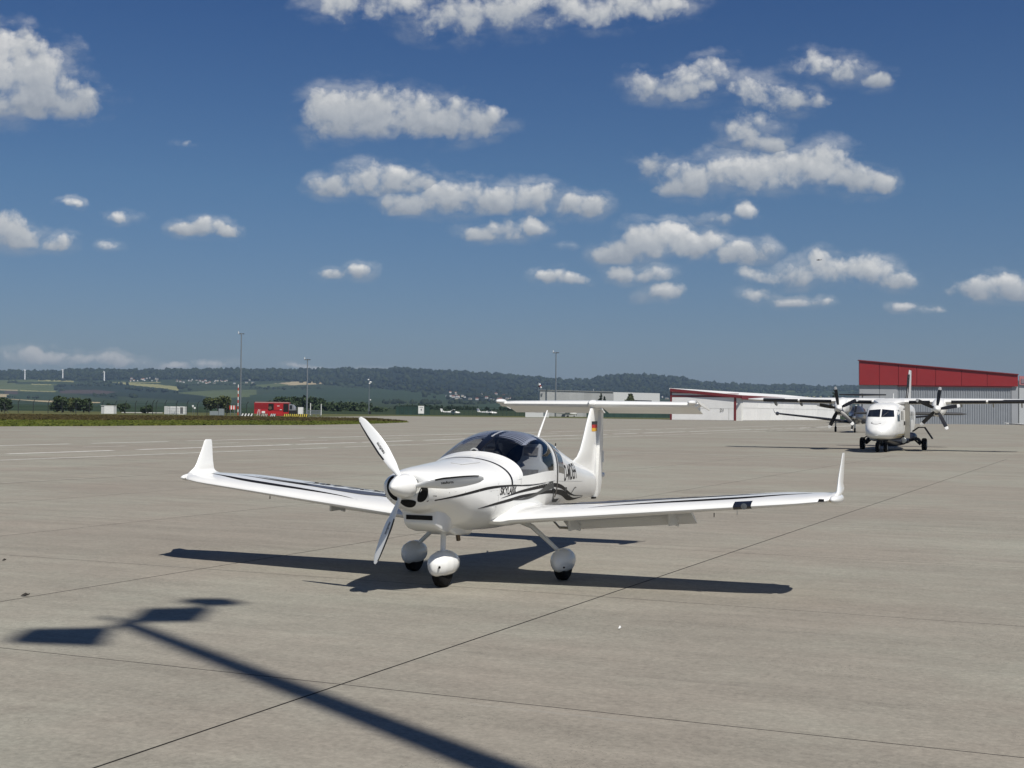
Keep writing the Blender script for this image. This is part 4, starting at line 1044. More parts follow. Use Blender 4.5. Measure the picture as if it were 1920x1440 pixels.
# ------------------------------------------------------------------ aeroplanes further away
def oval(x, hw, zb, zt, n=2.4, k=20, zc=None):
    zc = (zb+zt)/2 if zc is None else zc; r = []
    for i in range(k):
        a = 2*pi*i/k; c, s_ = cos(a), sin(a)
        r.append(Vector((x, math.copysign(abs(c)**(2/n), c)*hw, zc + math.copysign(abs(s_)**(2/n), s_)*((zt-zc) if s_ > 0 else (zc-zb)))))
    return r
AF8 = airfoil(8, .14, .01)
def lift(le, te, nrm=(0,0,1), t=1.0):
    le, te, nrm = Vector(le), Vector(te), Vector(nrm).normalized(); c = (te-le).length
    return [le + (te-le)*x + nrm*z*c*t for x, z in AF8]
def panel(rings, name, m, parent, smooth=50):
    b = MB(); b.loft(rings); return b.build(name, m, parent, smooth=smooth)
GREYU = mat('wing_underside_grey', (.30,.30,.28), .5)
DGLASS = mat('dark_window', (.010,.013,.020), .12, coat=.6)
def small_wheel(p, R, wd, parent, name='tyre'):
    b = MB(); b.lathe([(-wd/2,R*.5),(-wd/2,R*.85),(-wd*.3,R),(wd*.3,R),(wd/2,R*.85),(wd/2,R*.5)], (p[0], p[1], p[2]), 'y', 18); o = b.build(name, RUBBER, parent)
    h = MB(); h.lathe([(-wd*.52,.01),(-wd*.52,R*.5),(wd*.52,R*.5),(wd*.52,.01)], p, 'y', 12); h.build('hub', STEEL, o); return o
def prop_blades(hub, angs, R, ch, parent, mats, tip=.12, names=('propeller_blade','blade_tip'), tw0=40, tw1=20):
    for a_ in angs:
        M = Matrix.Translation(hub) @ Matrix.Rotation(radians(a_) - pi/2, 4, 'X')
        def rings(r0, r1, n, k=1.0):
            out = []
            for i in range(n+1):
                r = r0 + (r1-r0)*i/n; t = r/R; c = ch*float(np.interp(t, [0,.12,.3,.7,.95,1], [.45,.55,1,1,.85,.55]))*k; tw = radians(tw0 + (tw1-tw0)*t)
                out.append([M @ Vector((h*cos(tw)+x*sin(tw), x*cos(tw)-h*sin(tw), r)) for x, h in ((-c/2,0),(-c*.1,c*.07),(c/2,0),(0,-c*.05))])
            return out
        b = MB(); b.loft(rings(.12*R, R*(1-tip), 6)); o = b.build(names[0], mats[0], parent, smooth=40)
        if tip: b = MB(); b.loft(rings(R*(1-tip), R, 2)); b.build(names[1], mats[1], o, smooth=40)

# ---- the twin turboprop, high wing, seen from ahead
YT = radians(-112.0)
tw_ = empty('twin_turboprop', (20.4, 73.0, 0), YT, 'white high-wing twin turboprop with black propellers and open cabin door before the red hangar', 'aeroplane')
def q_oval(x, hw, zb, zt, n): return oval(x, hw, zb, zt, n, 24)
b = MB(); b.loft([q_oval(7.02,.14,.84,1.06,2), q_oval(6.92,.34,.76,1.18,2.2), q_oval(6.6,.54,.70,1.34,2.6), q_oval(6.1,.66,.67,1.52,3.0), q_oval(5.55,.73,.65,1.72,3.4), q_oval(5.1,.77,.64,2.16,3.8), q_oval(4.75,.79,.64,2.36,4.2), q_oval(3.9,.79,.64,2.46,4.4), q_oval(1.6,.79,.64,2.50,4.4), q_oval(-2.8,.79,.64,2.50,4.4), q_oval(-5.2,.64,.98,2.46,3.6), q_oval(-7.6,.34,1.55,2.38,2.6), q_oval(-9.0,.10,1.95,2.30,2)])
tf = b.build('fuselage', WHITE2, tw_, smooth=40)
bvt = BVHTree.FromPolygons([Vector(v) for v in b.v], b.f)
def on_front(y, z, off=.006):
    h = bvt.ray_cast(Vector((12, y, z)), Vector((-1,0,0))); return h[0] + Vector((off,0,0))
def on_side(x, z, s_, off=.006):
    h = bvt.ray_cast(Vector((x, s_*3, z)), Vector((0,-s_,0))); return (h[0] if h[0] is not None else Vector((x, s_*.75, z))) + Vector((0, s_*off, 0))
def front_patch(quad, name, m, n=6, off=.008):
    (y0,z0),(y1,z1),(y2,z2),(y3,z3) = quad; rows = []
    for i in range(n+1):
        t = i/n; a = (y0+(y3-y0)*t, z0+(z3-z0)*t); c = (y1+(y2-y1)*t, z1+(z2-z1)*t)
        rows.append([on_front(a[0]+(c[0]-a[0])*u/n, a[1]+(c[1]-a[1])*u/n, off) for u in range(n+1)])
    q = MB(); q.loft(rows, False, False, closed=False); return q.build(name, m, tf, smooth=60, fixn=False)
for s_ in (1, -1):
    front_patch([(s_*.035,1.76),(s_*.655,1.77),(s_*.60,2.10),(s_*.035,2.15)], 'windscreen', DGLASS, 14, .010)
    q = MB(); q.loft([[on_side(x, z, s_, .01) for z in (1.55,1.80,2.12)] for x in (5.05,4.8,4.5,4.25)], False, False, closed=False); q.build('cockpit_side_window', DGLASS, tf, smooth=0, fixn=False)
    for x in (3.4, 2.75, 1.5, .75, 0, -.75, -1.5, -2.25):
        if s_ > 0 and 1.0 < x < 2.4: continue
        q = MB(); q.loft([[on_side(x+dx, z, s_, .008) for z in (1.62,1.75,1.95,2.06)] for dx in (-.16,.16)], False, False, closed=False); q.build('cabin_window', DGLASS, tf, smooth=0, fixn=False)
    for k, (z0, z1, m) in enumerate(((.72,.78,mat('gold_stripe',(.40,.28,.08),.4)),(.82,.90,mat('pale_gold_stripe',(.55,.47,.25),.4)))):
        q = MB(); q.loft([[on_side(x, zz + max(0, x-3)*-.0 , s_, .007) for zz in (z0,z1)] for x in lin(5.2, -4.0, 12)], False, False, closed=False); q.build('side_stripe', m, tf, smooth=0, fixn=False)
for xx in (4.15, 2.60, -.4, -2.6):
    for s_ in (1, -1):
        q = MB(); q.tube([on_side(xx, z, s_, .0) for z in lin(.70, 2.40, 8)], .012, 4); q.build('panel_seam', SEAM, tf)
wp = MB(); wp.tube([on_front(.10,1.80,.02), on_front(.34,2.02,.03)], .012, 4); wp.build('wiper', BLACK, tf)
# the little smile painted on the nose
q = MB(); q.tube([on_front(y, 1.535 - .035*cos(y*9)*1.0 + .0, .004) for y in lin(-.30, .14, 9)] if False else [on_front(-.12 + y, 1.40 + .9*y*y, .006) for y in lin(-.24, .24, 9)], .016, 5); q.tube([on_front(-.12-.24, 1.40+.052, .006), on_front(-.12-.20, 1.40+.10, .006)], .014, 5); q.build('painted_smile', BLACK, tf)
# roof fairing, wing
b = MB(); b.loft([oval(3.0,.42,2.40,2.52,2.4,16), oval(2.3,.75,2.36,2.72,3,16), oval(0,.80,2.36,2.76,3,16), oval(-1.8,.5,2.38,2.6,2.4,16)]); b.build('wing_fairing', WHITE2, tw_, smooth=40)
for s_ in (1, -1):
    wl = [lift((1.45,s_*.4,2.55),(-.75,s_*.4,2.60),t=1.1), lift((1.45,s_*2.5,2.57),(-.75,s_*2.5,2.60),t=1.05), lift((1.30,s_*5.2,2.60),(-.60,s_*5.2,2.63)), lift((1.16,s_*6.9,2.62),(-.45,s_*6.9,2.65),t=.9), lift((.35,s_*7.75,2.66),(-.55,s_*7.75,2.67),t=.5)]
    wgo = panel(wl, 'wing', WHITE2, tw_)
    for y0, y1 in ((.95,2.0),(3.05,4.75),(4.85,6.75)):   # de-icing boots
        rows = []
        for y in lin(y0, y1, 4):
            xl = float(np.interp(y, [.4,2.5,5.2,6.9], [1.45,1.45,1.30,1.16])); zl = float(np.interp(y, [.4,2.5,5.2,6.9], [2.55,2.57,2.60,2.62]))
            rows.append([Vector((xl+dx, s_*y, zl+dz)) for dx, dz in ((-.16,.095),(-.05,.065),(.012,.0),(-.05,-.075),(-.16,-.10))])
        q = MB(); q.loft(rows, False, False, closed=False); q.build('deicing_boot', BLACK, wgo, smooth=60)
    for y in (3.4, 5.0, 6.4):
        q = MB(); q.prism([(.1, s_*y, 2.54),(-.55, s_*y, 2.56),(-.95, s_*y, 2.40),(-.7, s_*y, 2.30),(-.3, s_*y, 2.36)], (0,.06,0)); q.build('flap_fairing', GREYU, wgo, smooth=0)
    # engine
    ye = s_*2.46
    b = MB(); b.loft([[Vector((p.x, p.y+ye, p.z)) for p in oval(x, w_, zb, zt, 2.4, 16)] for x, w_, zb, zt in ((2.62,.20,1.98,2.38),(2.55,.27,1.86,2.48),(2.2,.33,1.80,2.66),(1.4,.36,1.82,2.78),(.2,.34,1.95,2.76),(-1.2,.14,2.3,2.6))]); en = b.build('engine_nacelle', WHITE2, tw_, smooth=40)
    b = MB(); b.loft([[Vector((2.60, ye+y, z)) for y, z in ((-.12,1.90),(.12,1.90),(.10,1.97),(-.10,1.97))],[Vector((2.632, ye+y, z)) for y, z in ((-.12,1.90),(.12,1.90),(.10,1.97),(-.10,1.97))]]); b.build('engine_intake', HOLE, en, smooth=0)
    b = MB(); b.lathe([(2.64,.20),(2.75,.21),(2.92,.17),(3.05,.10),(3.12,.02)], (0,ye,2.18), 'x', 18); pr = b.build('propeller', WHITE2, tw_, smooth=50)
    prop_blades(Vector((2.80, ye, 2.18)), [82, 155, 226, 297, 10] if s_ > 0 else [99, 26, 170, 245, 312], 1.14, .21, pr, (BLACK, WHITE), .13)
# open door and dark doorway, ladder
q = MB(); q.loft([[on_side(x, z, 1, .01) for z in (.78,1.4,2.2)] for x in (2.35,1.75)], False, False, closed=False); q.build('doorway', HOLE, tf, smooth=0, fixn=False)
q = MB(); q.box((1.70,.76,.66),(1.745,1.03,2.42)); q.build('cabin_door', mat('door_lining', (.26,.25,.22), .6), tw_, smooth=0)
q = MB(); q.tube([(.2,1.0,1.0),(.2,1.3,1.22),(.2,1.62,1.22),(.2,2.02,.62)], .035, 6); q.tube([(-.2,1.0,1.0),(-.2,1.3,1.22),(-.2,1.62,1.22),(-.2,2.02,.62)], .035, 6)
for t in (.3,.6,.9): q.tube([(.2,1.62+.4*t,1.22-.6*t),(-.2,1.62+.4*t,1.22-.6*t)], .02, 5)
q.build('boarding_ladder', BLACK, tw_)
for s_ in (-1,):
    q = MB(); q.tube([(.6, s_*.9, .95),(.7, s_*1.55, .55)], .035, 6); q.tube([(.5, s_*.8, .98),(.68, s_*1.35, .80)], .03, 5); q.build('aerial_mast', BLACK, tw_)
# belly pod
b = MB(); b.loft([oval(4.6,.30,.52,.68,2,16), oval(2.8,.56,.34,.72,2.4,16), oval(1.6,.68,.22,.76,2.6,16), oval(-.6,.68,.22,.76,2.6,16), oval(-2.0,.2,.4,.6,2,16)]); b.build('belly_pod', mat('pod_dark_blue', (.012,.014,.026), .35), tw_, smooth=50)
b = MB(); b.loft([[Vector((p.x, p.y+.72, p.z)) for p in oval(x, w_, zb, zt, 2, 16)] for x, w_, zb, zt in ((1.75,.15,.40,.70),(1.6,.20,.36,.76),(.3,.22,.36,.78),(-.5,.1,.45,.7))]); sp_o = b.build('sensor_pod', mat('pod_dark_blue', (0,0,0)), tw_, smooth=50)
b = MB(); b.lathe([(1.76,.15),(1.78,.13),(1.785,.0)], (0,.72,.55), 'x', 16); b.build('pod_lens', STEEL, sp_o)
# undercarriage
for s_ in (1, -1):
    b = MB(); b.loft([oval(1.1,.10,.55,.85,2,14), oval(.8,.30,.46,.95,2.2,14), oval(-.6,.32,.46,.95,2.2,14), oval(-1.3,.1,.6,.9,2,14)]); b.v = [(x, y + s_*.86, z) for x, y, z in b.v]; gs_ = b.build('gear_sponson', WHITE2 if s_ < 0 else mat('pod_dark_blue', (0,0,0)), tw_, smooth=50)
    b = MB(); b.tube([(0, s_*1.0, .70),(0, s_*1.30, .58),(0, s_*1.46, .36)], .085, 8); b.tube([(.15, s_*1.05,.62),(.05, s_*1.4,.30)], .05, 6); g_ = b.build('gear_leg', BLACK, tw_); small_wheel((0, s_*1.60, .33), .33, .25, g_)
b = MB(); b.tube([(5.0,0,.66),(5.02,0,.30)], .07, 8); b.tube([(5.35,0,.62),(5.05,0,.36)], .035, 6); g_ = b.build('nose_leg', BLACK, tw_)
small_wheel((5.02,.20,.25), .25, .17, g_); small_wheel((5.02,-.20,.25), .25, .17, g_)
# tail
b = MB(); b.loft([[Vector((x0+(x1-x0)*u, h*th, z)) for u, h in AF_S] for x0, x1, z, th in ((-5.6,-8.9,2.40,.14),(-6.5,-9.0,2.75,.13),(-7.3,-9.15,3.5,.12),(-7.75,-9.25,4.35,.11),(-7.9,-9.2,4.52,.07))]); fn = b.build('fin', WHITE2, tw_, smooth=50)
q = MB(); q.loft([[Vector((x+.02, y, z)) for y in (-.07,0,.07)] for x, z in ((-6.62,2.82),(-7.0,3.15),(-7.32,3.5),(-7.56,3.95),(-7.72,4.25))], False, False, closed=False); q.build('deicing_boot', BLACK, fn, smooth=0, fixn=False)
for s_ in (1, -1): 
    so_ = panel([lift((-7.35,s_*.1,1.95),(-8.75,s_*.1,1.98)), lift((-7.6,s_*2.9,1.95),(-8.7,s_*2.9,1.97)), lift((-8.0,s_*3.22,1.95),(-8.5,s_*3.22,1.96),t=.5)], 'stabiliser', mat('tail_dark', (.05,.05,.05), .5), tw_)
q = MB(); q.tube([(.9,.1,2.74),(.85,.1,3.0)], .02, 5); q.build('roof_aerial', WHITE2, tw_)

# ---- single turboprops: the dark one behind the twin, a white one mostly outside the frame
def turboprop(name, loc, rz, label, body, wingm, fine, scale=1.0, dih=.105, span=8.5):
    t = empty(name, loc, rz, label, 'aeroplane', None, scale)
    b = MB(); b.loft([oval(4.55,.20,1.35,1.75,2,18), oval(4.4,.34,1.22,1.86,2.1,18), oval(3.4,.52,1.02,2.02,2.3,18), oval(2.5,.66,.92,2.16,2.3,18), oval(1.7,.76,.86,2.72,2.2,18), oval(.4,.80,.84,2.80,2.2,18), oval(-2.2,.78,.90,2.76,2.2,18), oval(-5.0,.50,1.35,2.56,2.1,18), oval(-7.6,.20,1.95,2.4,2,18), oval(-8.6,.06,2.1,2.3,2,18)])
    f = b.build('fuselage', body, t, smooth=45); bv = BVHTree.FromPolygons([Vector(v) for v in b.v], b.f)
    for s_ in (1, -1):
        rows = [[(bv.ray_cast(Vector((9, s_*y, z)), Vector((-1,0,0)))[0] or Vector((2,y,z))) + Vector((.012,0,0)) for y in (.04,.26,.46)] for z in (2.24,2.40,2.56)]
        q = MB(); q.loft(rows, False, False, closed=False); q.build('windscreen', DGLASS, f, smooth=0, fixn=False)
        for x in (1.2,.3,-.6,-1.5,-2.4):
            q = MB(); q.loft([[(bv.ray_cast(Vector((x+dx, s_*3, z)), Vector((0,-s_,0)))[0]) + Vector((0,s_*.01,0)) for z in (2.05,2.25,2.42)] for dx in (-.16,.16)], False, False, closed=False); q.build('cabin_window', DGLASS, f, smooth=0, fixn=False)
        z0 = 1.02; y1 = span
        wg = panel([lift((1.0,s_*.5,z0),(-1.3,s_*.5,z0+.05),t=1.1), lift((.9,s_*y1*.5,z0+dih*y1*.5),(-.75,s_*y1*.5,z0+dih*y1*.5+.03)), lift((.72,s_*y1*.95,z0+dih*y1*.95),(-.4,s_*y1*.95,z0+dih*y1*.95)), lift((.2,s_*y1,z0+dih*y1+.06),(-.4,s_*y1,z0+dih*y1+.05),t=.6), lift((-.2,s_*y1*1.025,z0+dih*y1+.42),(-.5,s_*y1*1.025,z0+dih*y1+.42),(0,-1,0),t=.5)], 'wing', wingm, t)
        if fine: b = MB(); b.loft([oval(x, w_, -w_, w_, 2, 12) for x, w_ in ((1.35,.05),(1.2,.17),(.9,.2),(.3,.16),(-.3,.04))]); b.v = [(x, y + s_*y1*.955, z + z0 + dih*y1*.955) for x, y, z in b.v]; b.build('radar_pod', body, wg)
        if True:
            q = MB(); q.loft([[Vector((float(np.interp(y,[.5,y1*.5,y1*.95],[1.0,.9,.72]))+dx, s_*y, z0+dih*max(0,y-.5*0)+dz)) for dx, dz in ((-.1,.08),(.015,0),(-.1,-.085))] for y in lin(1.6, y1*.93, 5)], False, False, closed=False)
            q.build('deicing_boot', BLACK, wg, smooth=0)
        b = MB(); b.tube([(-.1, s_*2.2, z0+.1),(-.12, s_*2.2, .34)], .07, 8); g_ = b.build('gear_leg', STEEL, t); small_wheel((-.12, s_*2.2, .30), .30, .2, g_)
    b = MB(); b.tube([(3.3,0,1.1),(3.35,0,.3)], .06, 8); g_ = b.build('nose_leg', STEEL, t); small_wheel((3.35,0,.24), .24, .18, g_)
    b = MB(); b.lathe([(4.5,.20),(4.62,.19),(4.8,.11),(4.9,.02)], (0,0,1.55), 'x', 16); pr = b.build('spinner', LIGHTMETAL, t); prop_blades(Vector((4.68,0,1.55)), [80,170,260,350], 1.3, .24, pr, (mat('blade_dark',(.03,.03,.03),.3), WHITE), .08)
    for s_ in (1, -1):
        b = MB(); b.tube([(4.1, s_*.35, 1.4),(3.85, s_*.52, 1.38),(3.6, s_*.60, 1.34)], .10, 8); b.build('exhaust_stack', LIGHTMETAL, f)
    b = MB(); b.loft([[Vector((x0+(x1-x0)*u, h*th, z)) for u, h in AF_S] for x0, x1, z, th in ((-5.2,-8.7,2.35,.10),(-6.6,-8.9,2.8,.14),(-7.6,-9.4,4.0,.13))]); fn_ = b.build('fin', wingm, t, smooth=50)
    panel([lift((-8.2,-2.5,4.04),(-9.2,-2.5,4.04)), lift((-7.7,0,4.02),(-9.4,0,4.02)), lift((-8.2,2.5,4.04),(-9.2,2.5,4.04))], 'stabiliser', wingm, t)
    b = MB(); b.ellipsoid((-7.7,0,4.05),(.55,.13,.13)); b.build('tail_bullet', wingm, fn_)
    return t
YD = radians(-108.0)
DK = mat('graphite_paint', (.040,.041,.048), .28, coat=.5); DKW = mat('graphite_wing', (.018,.018,.020), .4)
dk = turboprop('single_turboprop', (36.0, 142.3, 0), YD, 'dark graphite single turboprop with T-tail parked behind the white twin', DK, DKW, True)
wtp = turboprop('single_turboprop', (57.3, 140.6, 0), YD, 'white low wing with dark leading edge entering at the right edge below the hangar', WHITE2, WHITE2, False, .72, .06, 8.6)

# ---- small aeroplanes along the far fence, each nose to the right
def light_plane(name, loc, rz, label, high, body, tailm, scale, band=None, racy=False):
    t = empty(name, loc, rz, label, 'aeroplane', 'small aeroplanes parked along the far fence', scale)
    b = MB(); b.loft([oval(2.35,.20,.85,1.25,2.2,14), oval(2.2,.38,.72,1.36,2.3,14), oval(1.3,.50,.62,1.46,2.5,14), oval(.75,.55,.58,1.62 if high else 1.50,2.5,14), oval(.3,.56,.58,2.06 if high else 1.90,2.6,14), oval(-.7,.54,.62,2.06 if high else 1.88,2.6,14), oval(-1.7,.36,.82,1.66,2.3,14), oval(-4.4,.12,1.12,1.42,2,14), oval(-5.1,.05,1.2,1.4,2,14)]); f = b.build('fuselage', body, t, smooth=45)
    for s_ in (1, -1):
        q = MB(); q.add([(.62,s_*.53,1.50),(-1.0,s_*.545,1.50),(-1.25,s_*.52,1.62),(-.75,s_*.50,1.92),(.28,s_*.50,1.92)], [(0,1,2,3,4)]); q.build('side_window', DGLASS, f, smooth=0, fixn=False)
        zr = 2.04 if high else .82; yt = 5.0
        wg = panel([lift((.72,s_*.3,zr),(-.85,s_*.3,zr)), lift((.70,s_*2.6,zr+.09),(-.8,s_*2.6,zr+.09)), lift((.45,s_*yt,zr+(.17 if high else .38)),(-.6,s_*yt,zr+(.17 if high else .38)))], 'wing', body, t)
        if high: q = MB(); q.tube([(.2,s_*.5,.72),(.15,s_*2.5,2.06)], .05, 6); q.build('wing_strut', body, wg)
        q = MB(); q.tube([(-.2,s_*.4,.75),(-.25,s_*1.15,.22)], .05, 6); g_ = q.build('gear_leg', body, t); small_wheel((-.25,s_*1.18,.21), .21, .14, g_)
        panel([lift((-4.2,s_*.05,1.34),(-5.2,s_*.05,1.34)), lift((-4.45,s_*1.7,1.36),(-5.15,s_*1.7,1.36))], 'tailplane', body, t)
    q = MB(); q.tube([(1.65,0,.7),(1.7,0,.2)], .05, 6); g_ = q.build('nose_leg', body, t); small_wheel((1.7,0,.2), .20, .14, g_)
    b = MB(); b.loft([[Vector((x0+(x1-x0)*u, h*.10, z)) for u, h in AF_S] for x0, x1, z in ((-3.5,-5.2,1.36),(-4.2,-5.3,1.7),(-4.75,-5.6,2.65))]); fn_ = b.build('fin', tailm, t, smooth=50)
    if band:
        for z in (1.9,2.3):
            for s_ in (1, -1): q = MB(); q.add([(-4.4-(z-1.9)*.5,s_*.075,z),(-5.40-(z-1.9)*.3,s_*.075,z),(-5.48-(z-1.9)*.3,s_*.075,z+.2),(-4.55-(z-1.9)*.5,s_*.075,z+.2)],[(0,1,2,3)]); q.build('tail_band', band, fn_, smooth=0, fixn=False)
    b = MB(); b.lathe([(2.33,.14),(2.5,.09),(2.58,.01)], (0,0,1.05), 'x', 12); pr = b.build('spinner', body, t); prop_blades(Vector((2.42,0,1.05)), [75,255], .92, .14, pr, (BLACK, WHITE), .1)
    return t
def park(px, py): p = gp(px, py); return (p.x, p.y, 0)
light_plane('light_aircraft', park(851, 778.6), radians(4), 'small white high-wing aeroplane beside the white notice board on the fence', True, WHITE2, WHITE2, .90)
light_plane('light_aircraft', park(920, 779.0), radians(-2), 'small white low-wing aeroplane with blue bands on its fin', False, WHITE2, WHITE2, .95, mat('blue_band', (.03,.06,.20), .4))
light_plane('light_aircraft', park(1066, 781.5), radians(6), 'small white high-wing aeroplane with a red fin parked under the tailplane of the near one', True, WHITE2, mat('red_fin', (.30,.015,.02), .4), 1.12)
light_plane('light_aircraft', park(1150, 782.0), radians(12), 'small grey low-wing aeroplane by the dark green hedge', False, mat('plane_grey', (.34,.35,.38), .4), WHITE2, .85)

# ------------------------------------------------------------------ hangars and buildings
RED = mat('hangar_red', (.225,.009,.011), .5, var=.04, scale=.3); DKRED = mat('dark_red_trim', (.16,.012,.014), .5)
GWALL = mat('grey_cladding', (.30,.315,.33), .55, var=.03, scale=.4); GRIB = mat('grey_ribs', (.27,.29,.31), .5, .2, var=.04, scale=.5)
HWHITE = mat('hangar_white', (.70,.70,.67), .5, var=.04, scale=.3); HROOF = mat('white_roof', (.80,.80,.78), .5)
YR = 288.0
def Xat(px, Y): return at(px, 780, Y).x
def frontal(px0, y0a, px1, y1a, ytopa, ytopb, Y, th, name, m, parent, org):
    """upright slab facing the apron: base rows y0a/y1a and top rows at both ends"""
    p = [at(px0, y0a, Y), at(px1, y1a, Y), at(px1, ytopb, Y), at(px0, ytopa, Y)]
    b = MB(); b.prism([q - org for q in p], (0, th, 0)); return b.build(name, m, parent, smooth=0)
org = Vector((Xat(1760, YR), YR, 0)); rh = empty('red_hangar', org, 0, 'large grey hangar with a tall red fascia sloping down to the right', 'hangar')
def topy(px): return 676 + (px-1611)*(702.5-676)/298
def fasy(px): return 721.5 + (px-1611)*3/298
def basey(px): return CAM_H and (horizon_row(px) + CAM_H*2560/YR)
seams_ = [1611, 1649, 1684.5, 1719, 1754.4, 1803, 1851, 1909]
for a, b_ in zip(seams_[:-1], seams_[1:]):
    frontal(a+.35, fasy(a), b_-.35, fasy(b_), topy(a), topy(b_), YR-.5, .5, 'red_panel', RED, rh, org)
frontal(1610, topy(1610)+.2, 1910, topy(1910)+.2, topy(1610)-1.4, topy(1910)-1.4, YR-.8, .9, 'roof_edge', DKRED, rh, org)
frontal(1684, fasy(1684)+2.2, 1897, fasy(1897)+2.2, fasy(1684)+.4, fasy(1897)+.4, YR-.4, .4, 'door_track', DKRED, rh, org)
frontal(1611.4, basey(1611), 1648.6, basey(1649), fasy(1611)+.4, fasy(1649)+.4, YR, .3, 'wall_panel', GWALL, rh, org)
frontal(1649.4, basey(1649), 1683.5, basey(1684), fasy(1649)+.4, fasy(1684)+.4, YR, .3, 'wall_panel', GWALL, rh, org)
frontal(1896.6, basey(1896), 1909, basey(1909), fasy(1896)+.4, fasy(1909)+.4, YR, .3, 'wall_panel', GWALL, rh, org)
x0, x1 = Xat(1684, YR), Xat(1896, YR); zb0 = 0.0
nl = 8
for k in range(nl):
    a, c = x0 + (x1-x0)*k/nl, x0 + (x1-x0)*(k+1)/nl; b = MB(); zt_ = at(1790, fasy(1790)+2.2, YR).z
    nrb = 6; prof = []
    for i in range(nrb):
        u0 = a + (c-a)*i/nrb; wv = (c-a)/nrb
        prof += [(u0+.02, YR+.10), (u0+wv*.55, YR+.10), (u0+wv*.62, YR+.0), (u0+wv*.93, YR+.0)]
    prof += [(c-.02, YR+.10), (c-.02, YR+.35), (a+.02, YR+.35)]
    b.prism([Vector((x, y, 0)) - org for x, y in prof], (0, 0, zt_)); b.build('door_leaf', GRIB, rh, smooth=0)
b = MB(); zl, zr2 = at(1611, topy(1611), YR).z, at(1909, topy(1909), YR).z; xl, xr = Xat(1611.5, YR), Xat(1908.5, YR)
b.loft([[Vector((xl*k,y,.0))-org, Vector((xr,y,.0))-org, Vector((xr,y,zr2-.1))-org, Vector((xl*k,y,zl-.1))-org] for y, k in ((YR+.4, 1), (YR+26, (YR+28)/YR))]); b.build('shell', GWALL, rh, smooth=0)
# neighbour at the right edge
org2 = Vector((Xat(1925, 282), 282, 0)); nh = empty('grey_hangar', org2, 0, 'pale grey hangar wall with a pink framed strip of windows at the right edge', 'hangar')
b = MB(); xa, xb = Xat(1911, 290), Xat(1911, 290) + 26
b.loft([[Vector((xa,290,0))-org2, Vector((xb,290,0))-org2, Vector((xb,312,0))-org2, Vector((xa,312,0))-org2], [Vector((xa,290,9.4))-org2, Vector((xb,290,7.8))-org2, Vector((xb,312,7.8))-org2, Vector((xa,312,9.4))-org2]]); b.build('wall', mat('pale_cladding', (.42,.44,.45), .5), nh, smooth=0)
PINK = mat('pink_frame', (.40,.16,.17), .5)
b = MB(); b.prism([Vector((xa-.1,289.8,8.5))-org2, Vector((xb,289.8,6.9))-org2, Vector((xb,289.8,8.1))-org2, Vector((xa-.1,289.8,10.4))-org2], (0,-.15,0)); fr_ = b.build('window_strip', PINK, nh, smooth=0)
for k in range(14):
    t = k/14; x = xa + .25 + (xb-xa)*t; y = 289.8
    b = MB(); z = 8.8 - 1.6*t; b.box((x-org2.x, y-.25-org2.y, z), (x+1.3-org2.x, y-.18-org2.y, z+.95)); b.build('pane', mat('pane_grey_pink', (.22,.17,.19), .3), fr_, smooth=0)

# row of white hangars: end wall at the left, doors receding to the right
A_, B_, C_ = at(1258, 780, 341), at(1389, 780, 336), at(1575, 780, 440)
for p in (A_, B_, C_): p.z = 0
zA = at(1258, 728.5, 341).z; zB = at(1389, 741.5, 336).z; zC = zB
wh = empty('hangar_row', A_, 0, 'low white hangar row with dark red trim left of the red hangar', 'hangar')
def onw(P, Q, t, z, off=0.0):
    d = (Q-P).normalized(); nrm = Vector((d.y, -d.x, 0)); p = P.lerp(Q, t) + nrm*off; return Vector((p.x, p.y, z)) - A_
def wpanel(P, Q, t0, t1, z0, z1, name, m, off=.08, th=.1, z0b=None, z1b=None):
    d = (Q-P).normalized(); nrm = Vector((d.y, -d.x, 0)); b = MB()
    b.prism([onw(P,Q,t0,z0,off), onw(P,Q,t1,z0 if z0b is None else z0b,off), onw(P,Q,t1,z1 if z1b is None else z1b,off), onw(P,Q,t0,z1,off)], -nrm*th); return b.build(name, m, wh, smooth=0)
D_ = A_ + (C_-B_)
b = MB(); b.loft([[onw(A_,B_,0,0), onw(A_,B_,1,0), Vector((C_.x,C_.y,0))-A_, Vector((D_.x,D_.y,0))-A_], [onw(A_,B_,0,zA-.25), onw(A_,B_,1,zB-.25), Vector((C_.x,C_.y,zC-.25))-A_, Vector((D_.x,D_.y,zA-.25))-A_]]); b.build('wall', HWHITE, wh, smooth=0)
b = MB(); e_ = .5
b.loft([[onw(A_,B_,-.02,zA-.2,.5), onw(A_,B_,1.02,zB-.2,.5), Vector((C_.x+.5,C_.y-.5,zC-.2))-A_, Vector((D_.x,D_.y,zA-.2))-A_], [onw(A_,B_,-.02,zA+.12,.5), onw(A_,B_,1.02,zB+.12,.5), Vector((C_.x+.5,C_.y-.5,zC+.12))-A_, Vector((D_.x,D_.y,zA+.12))-A_]]); b.build('roof', HROOF, wh, smooth=0)
wpanel(A_,B_,-.01,1.02,zA-.75,zA+.02,'verge_trim',DKRED,.55,.1,zB-.70,zB+.02)
wpanel(B_,C_,-.01,1.0,zB-.95,zB+.05,'eaves_trim',DKRED,.55,.1)
zt1 = at(1320, 744.5, 339).z
wpanel(A_,B_,0,.925,zt1,zt1+.42,'door_head',DKRED,.16,.2); wpanel(A_,B_,0,.97,zt1+.95,zt1+1.12,'trim_strip',DKRED,.12,.1, zt1+.75, zt1+.92)
wpanel(A_,B_,-.012,.012,0,zA,'corner_trim',DKRED,.18,.2); wpanel(A_,B_,.905,.935,0,zt1,'door_jamb',DKRED,.18,.2)
WPAN = mat('white_door_panel', (.78,.78,.76), .5, var=.03, scale=.4, rand=.08)
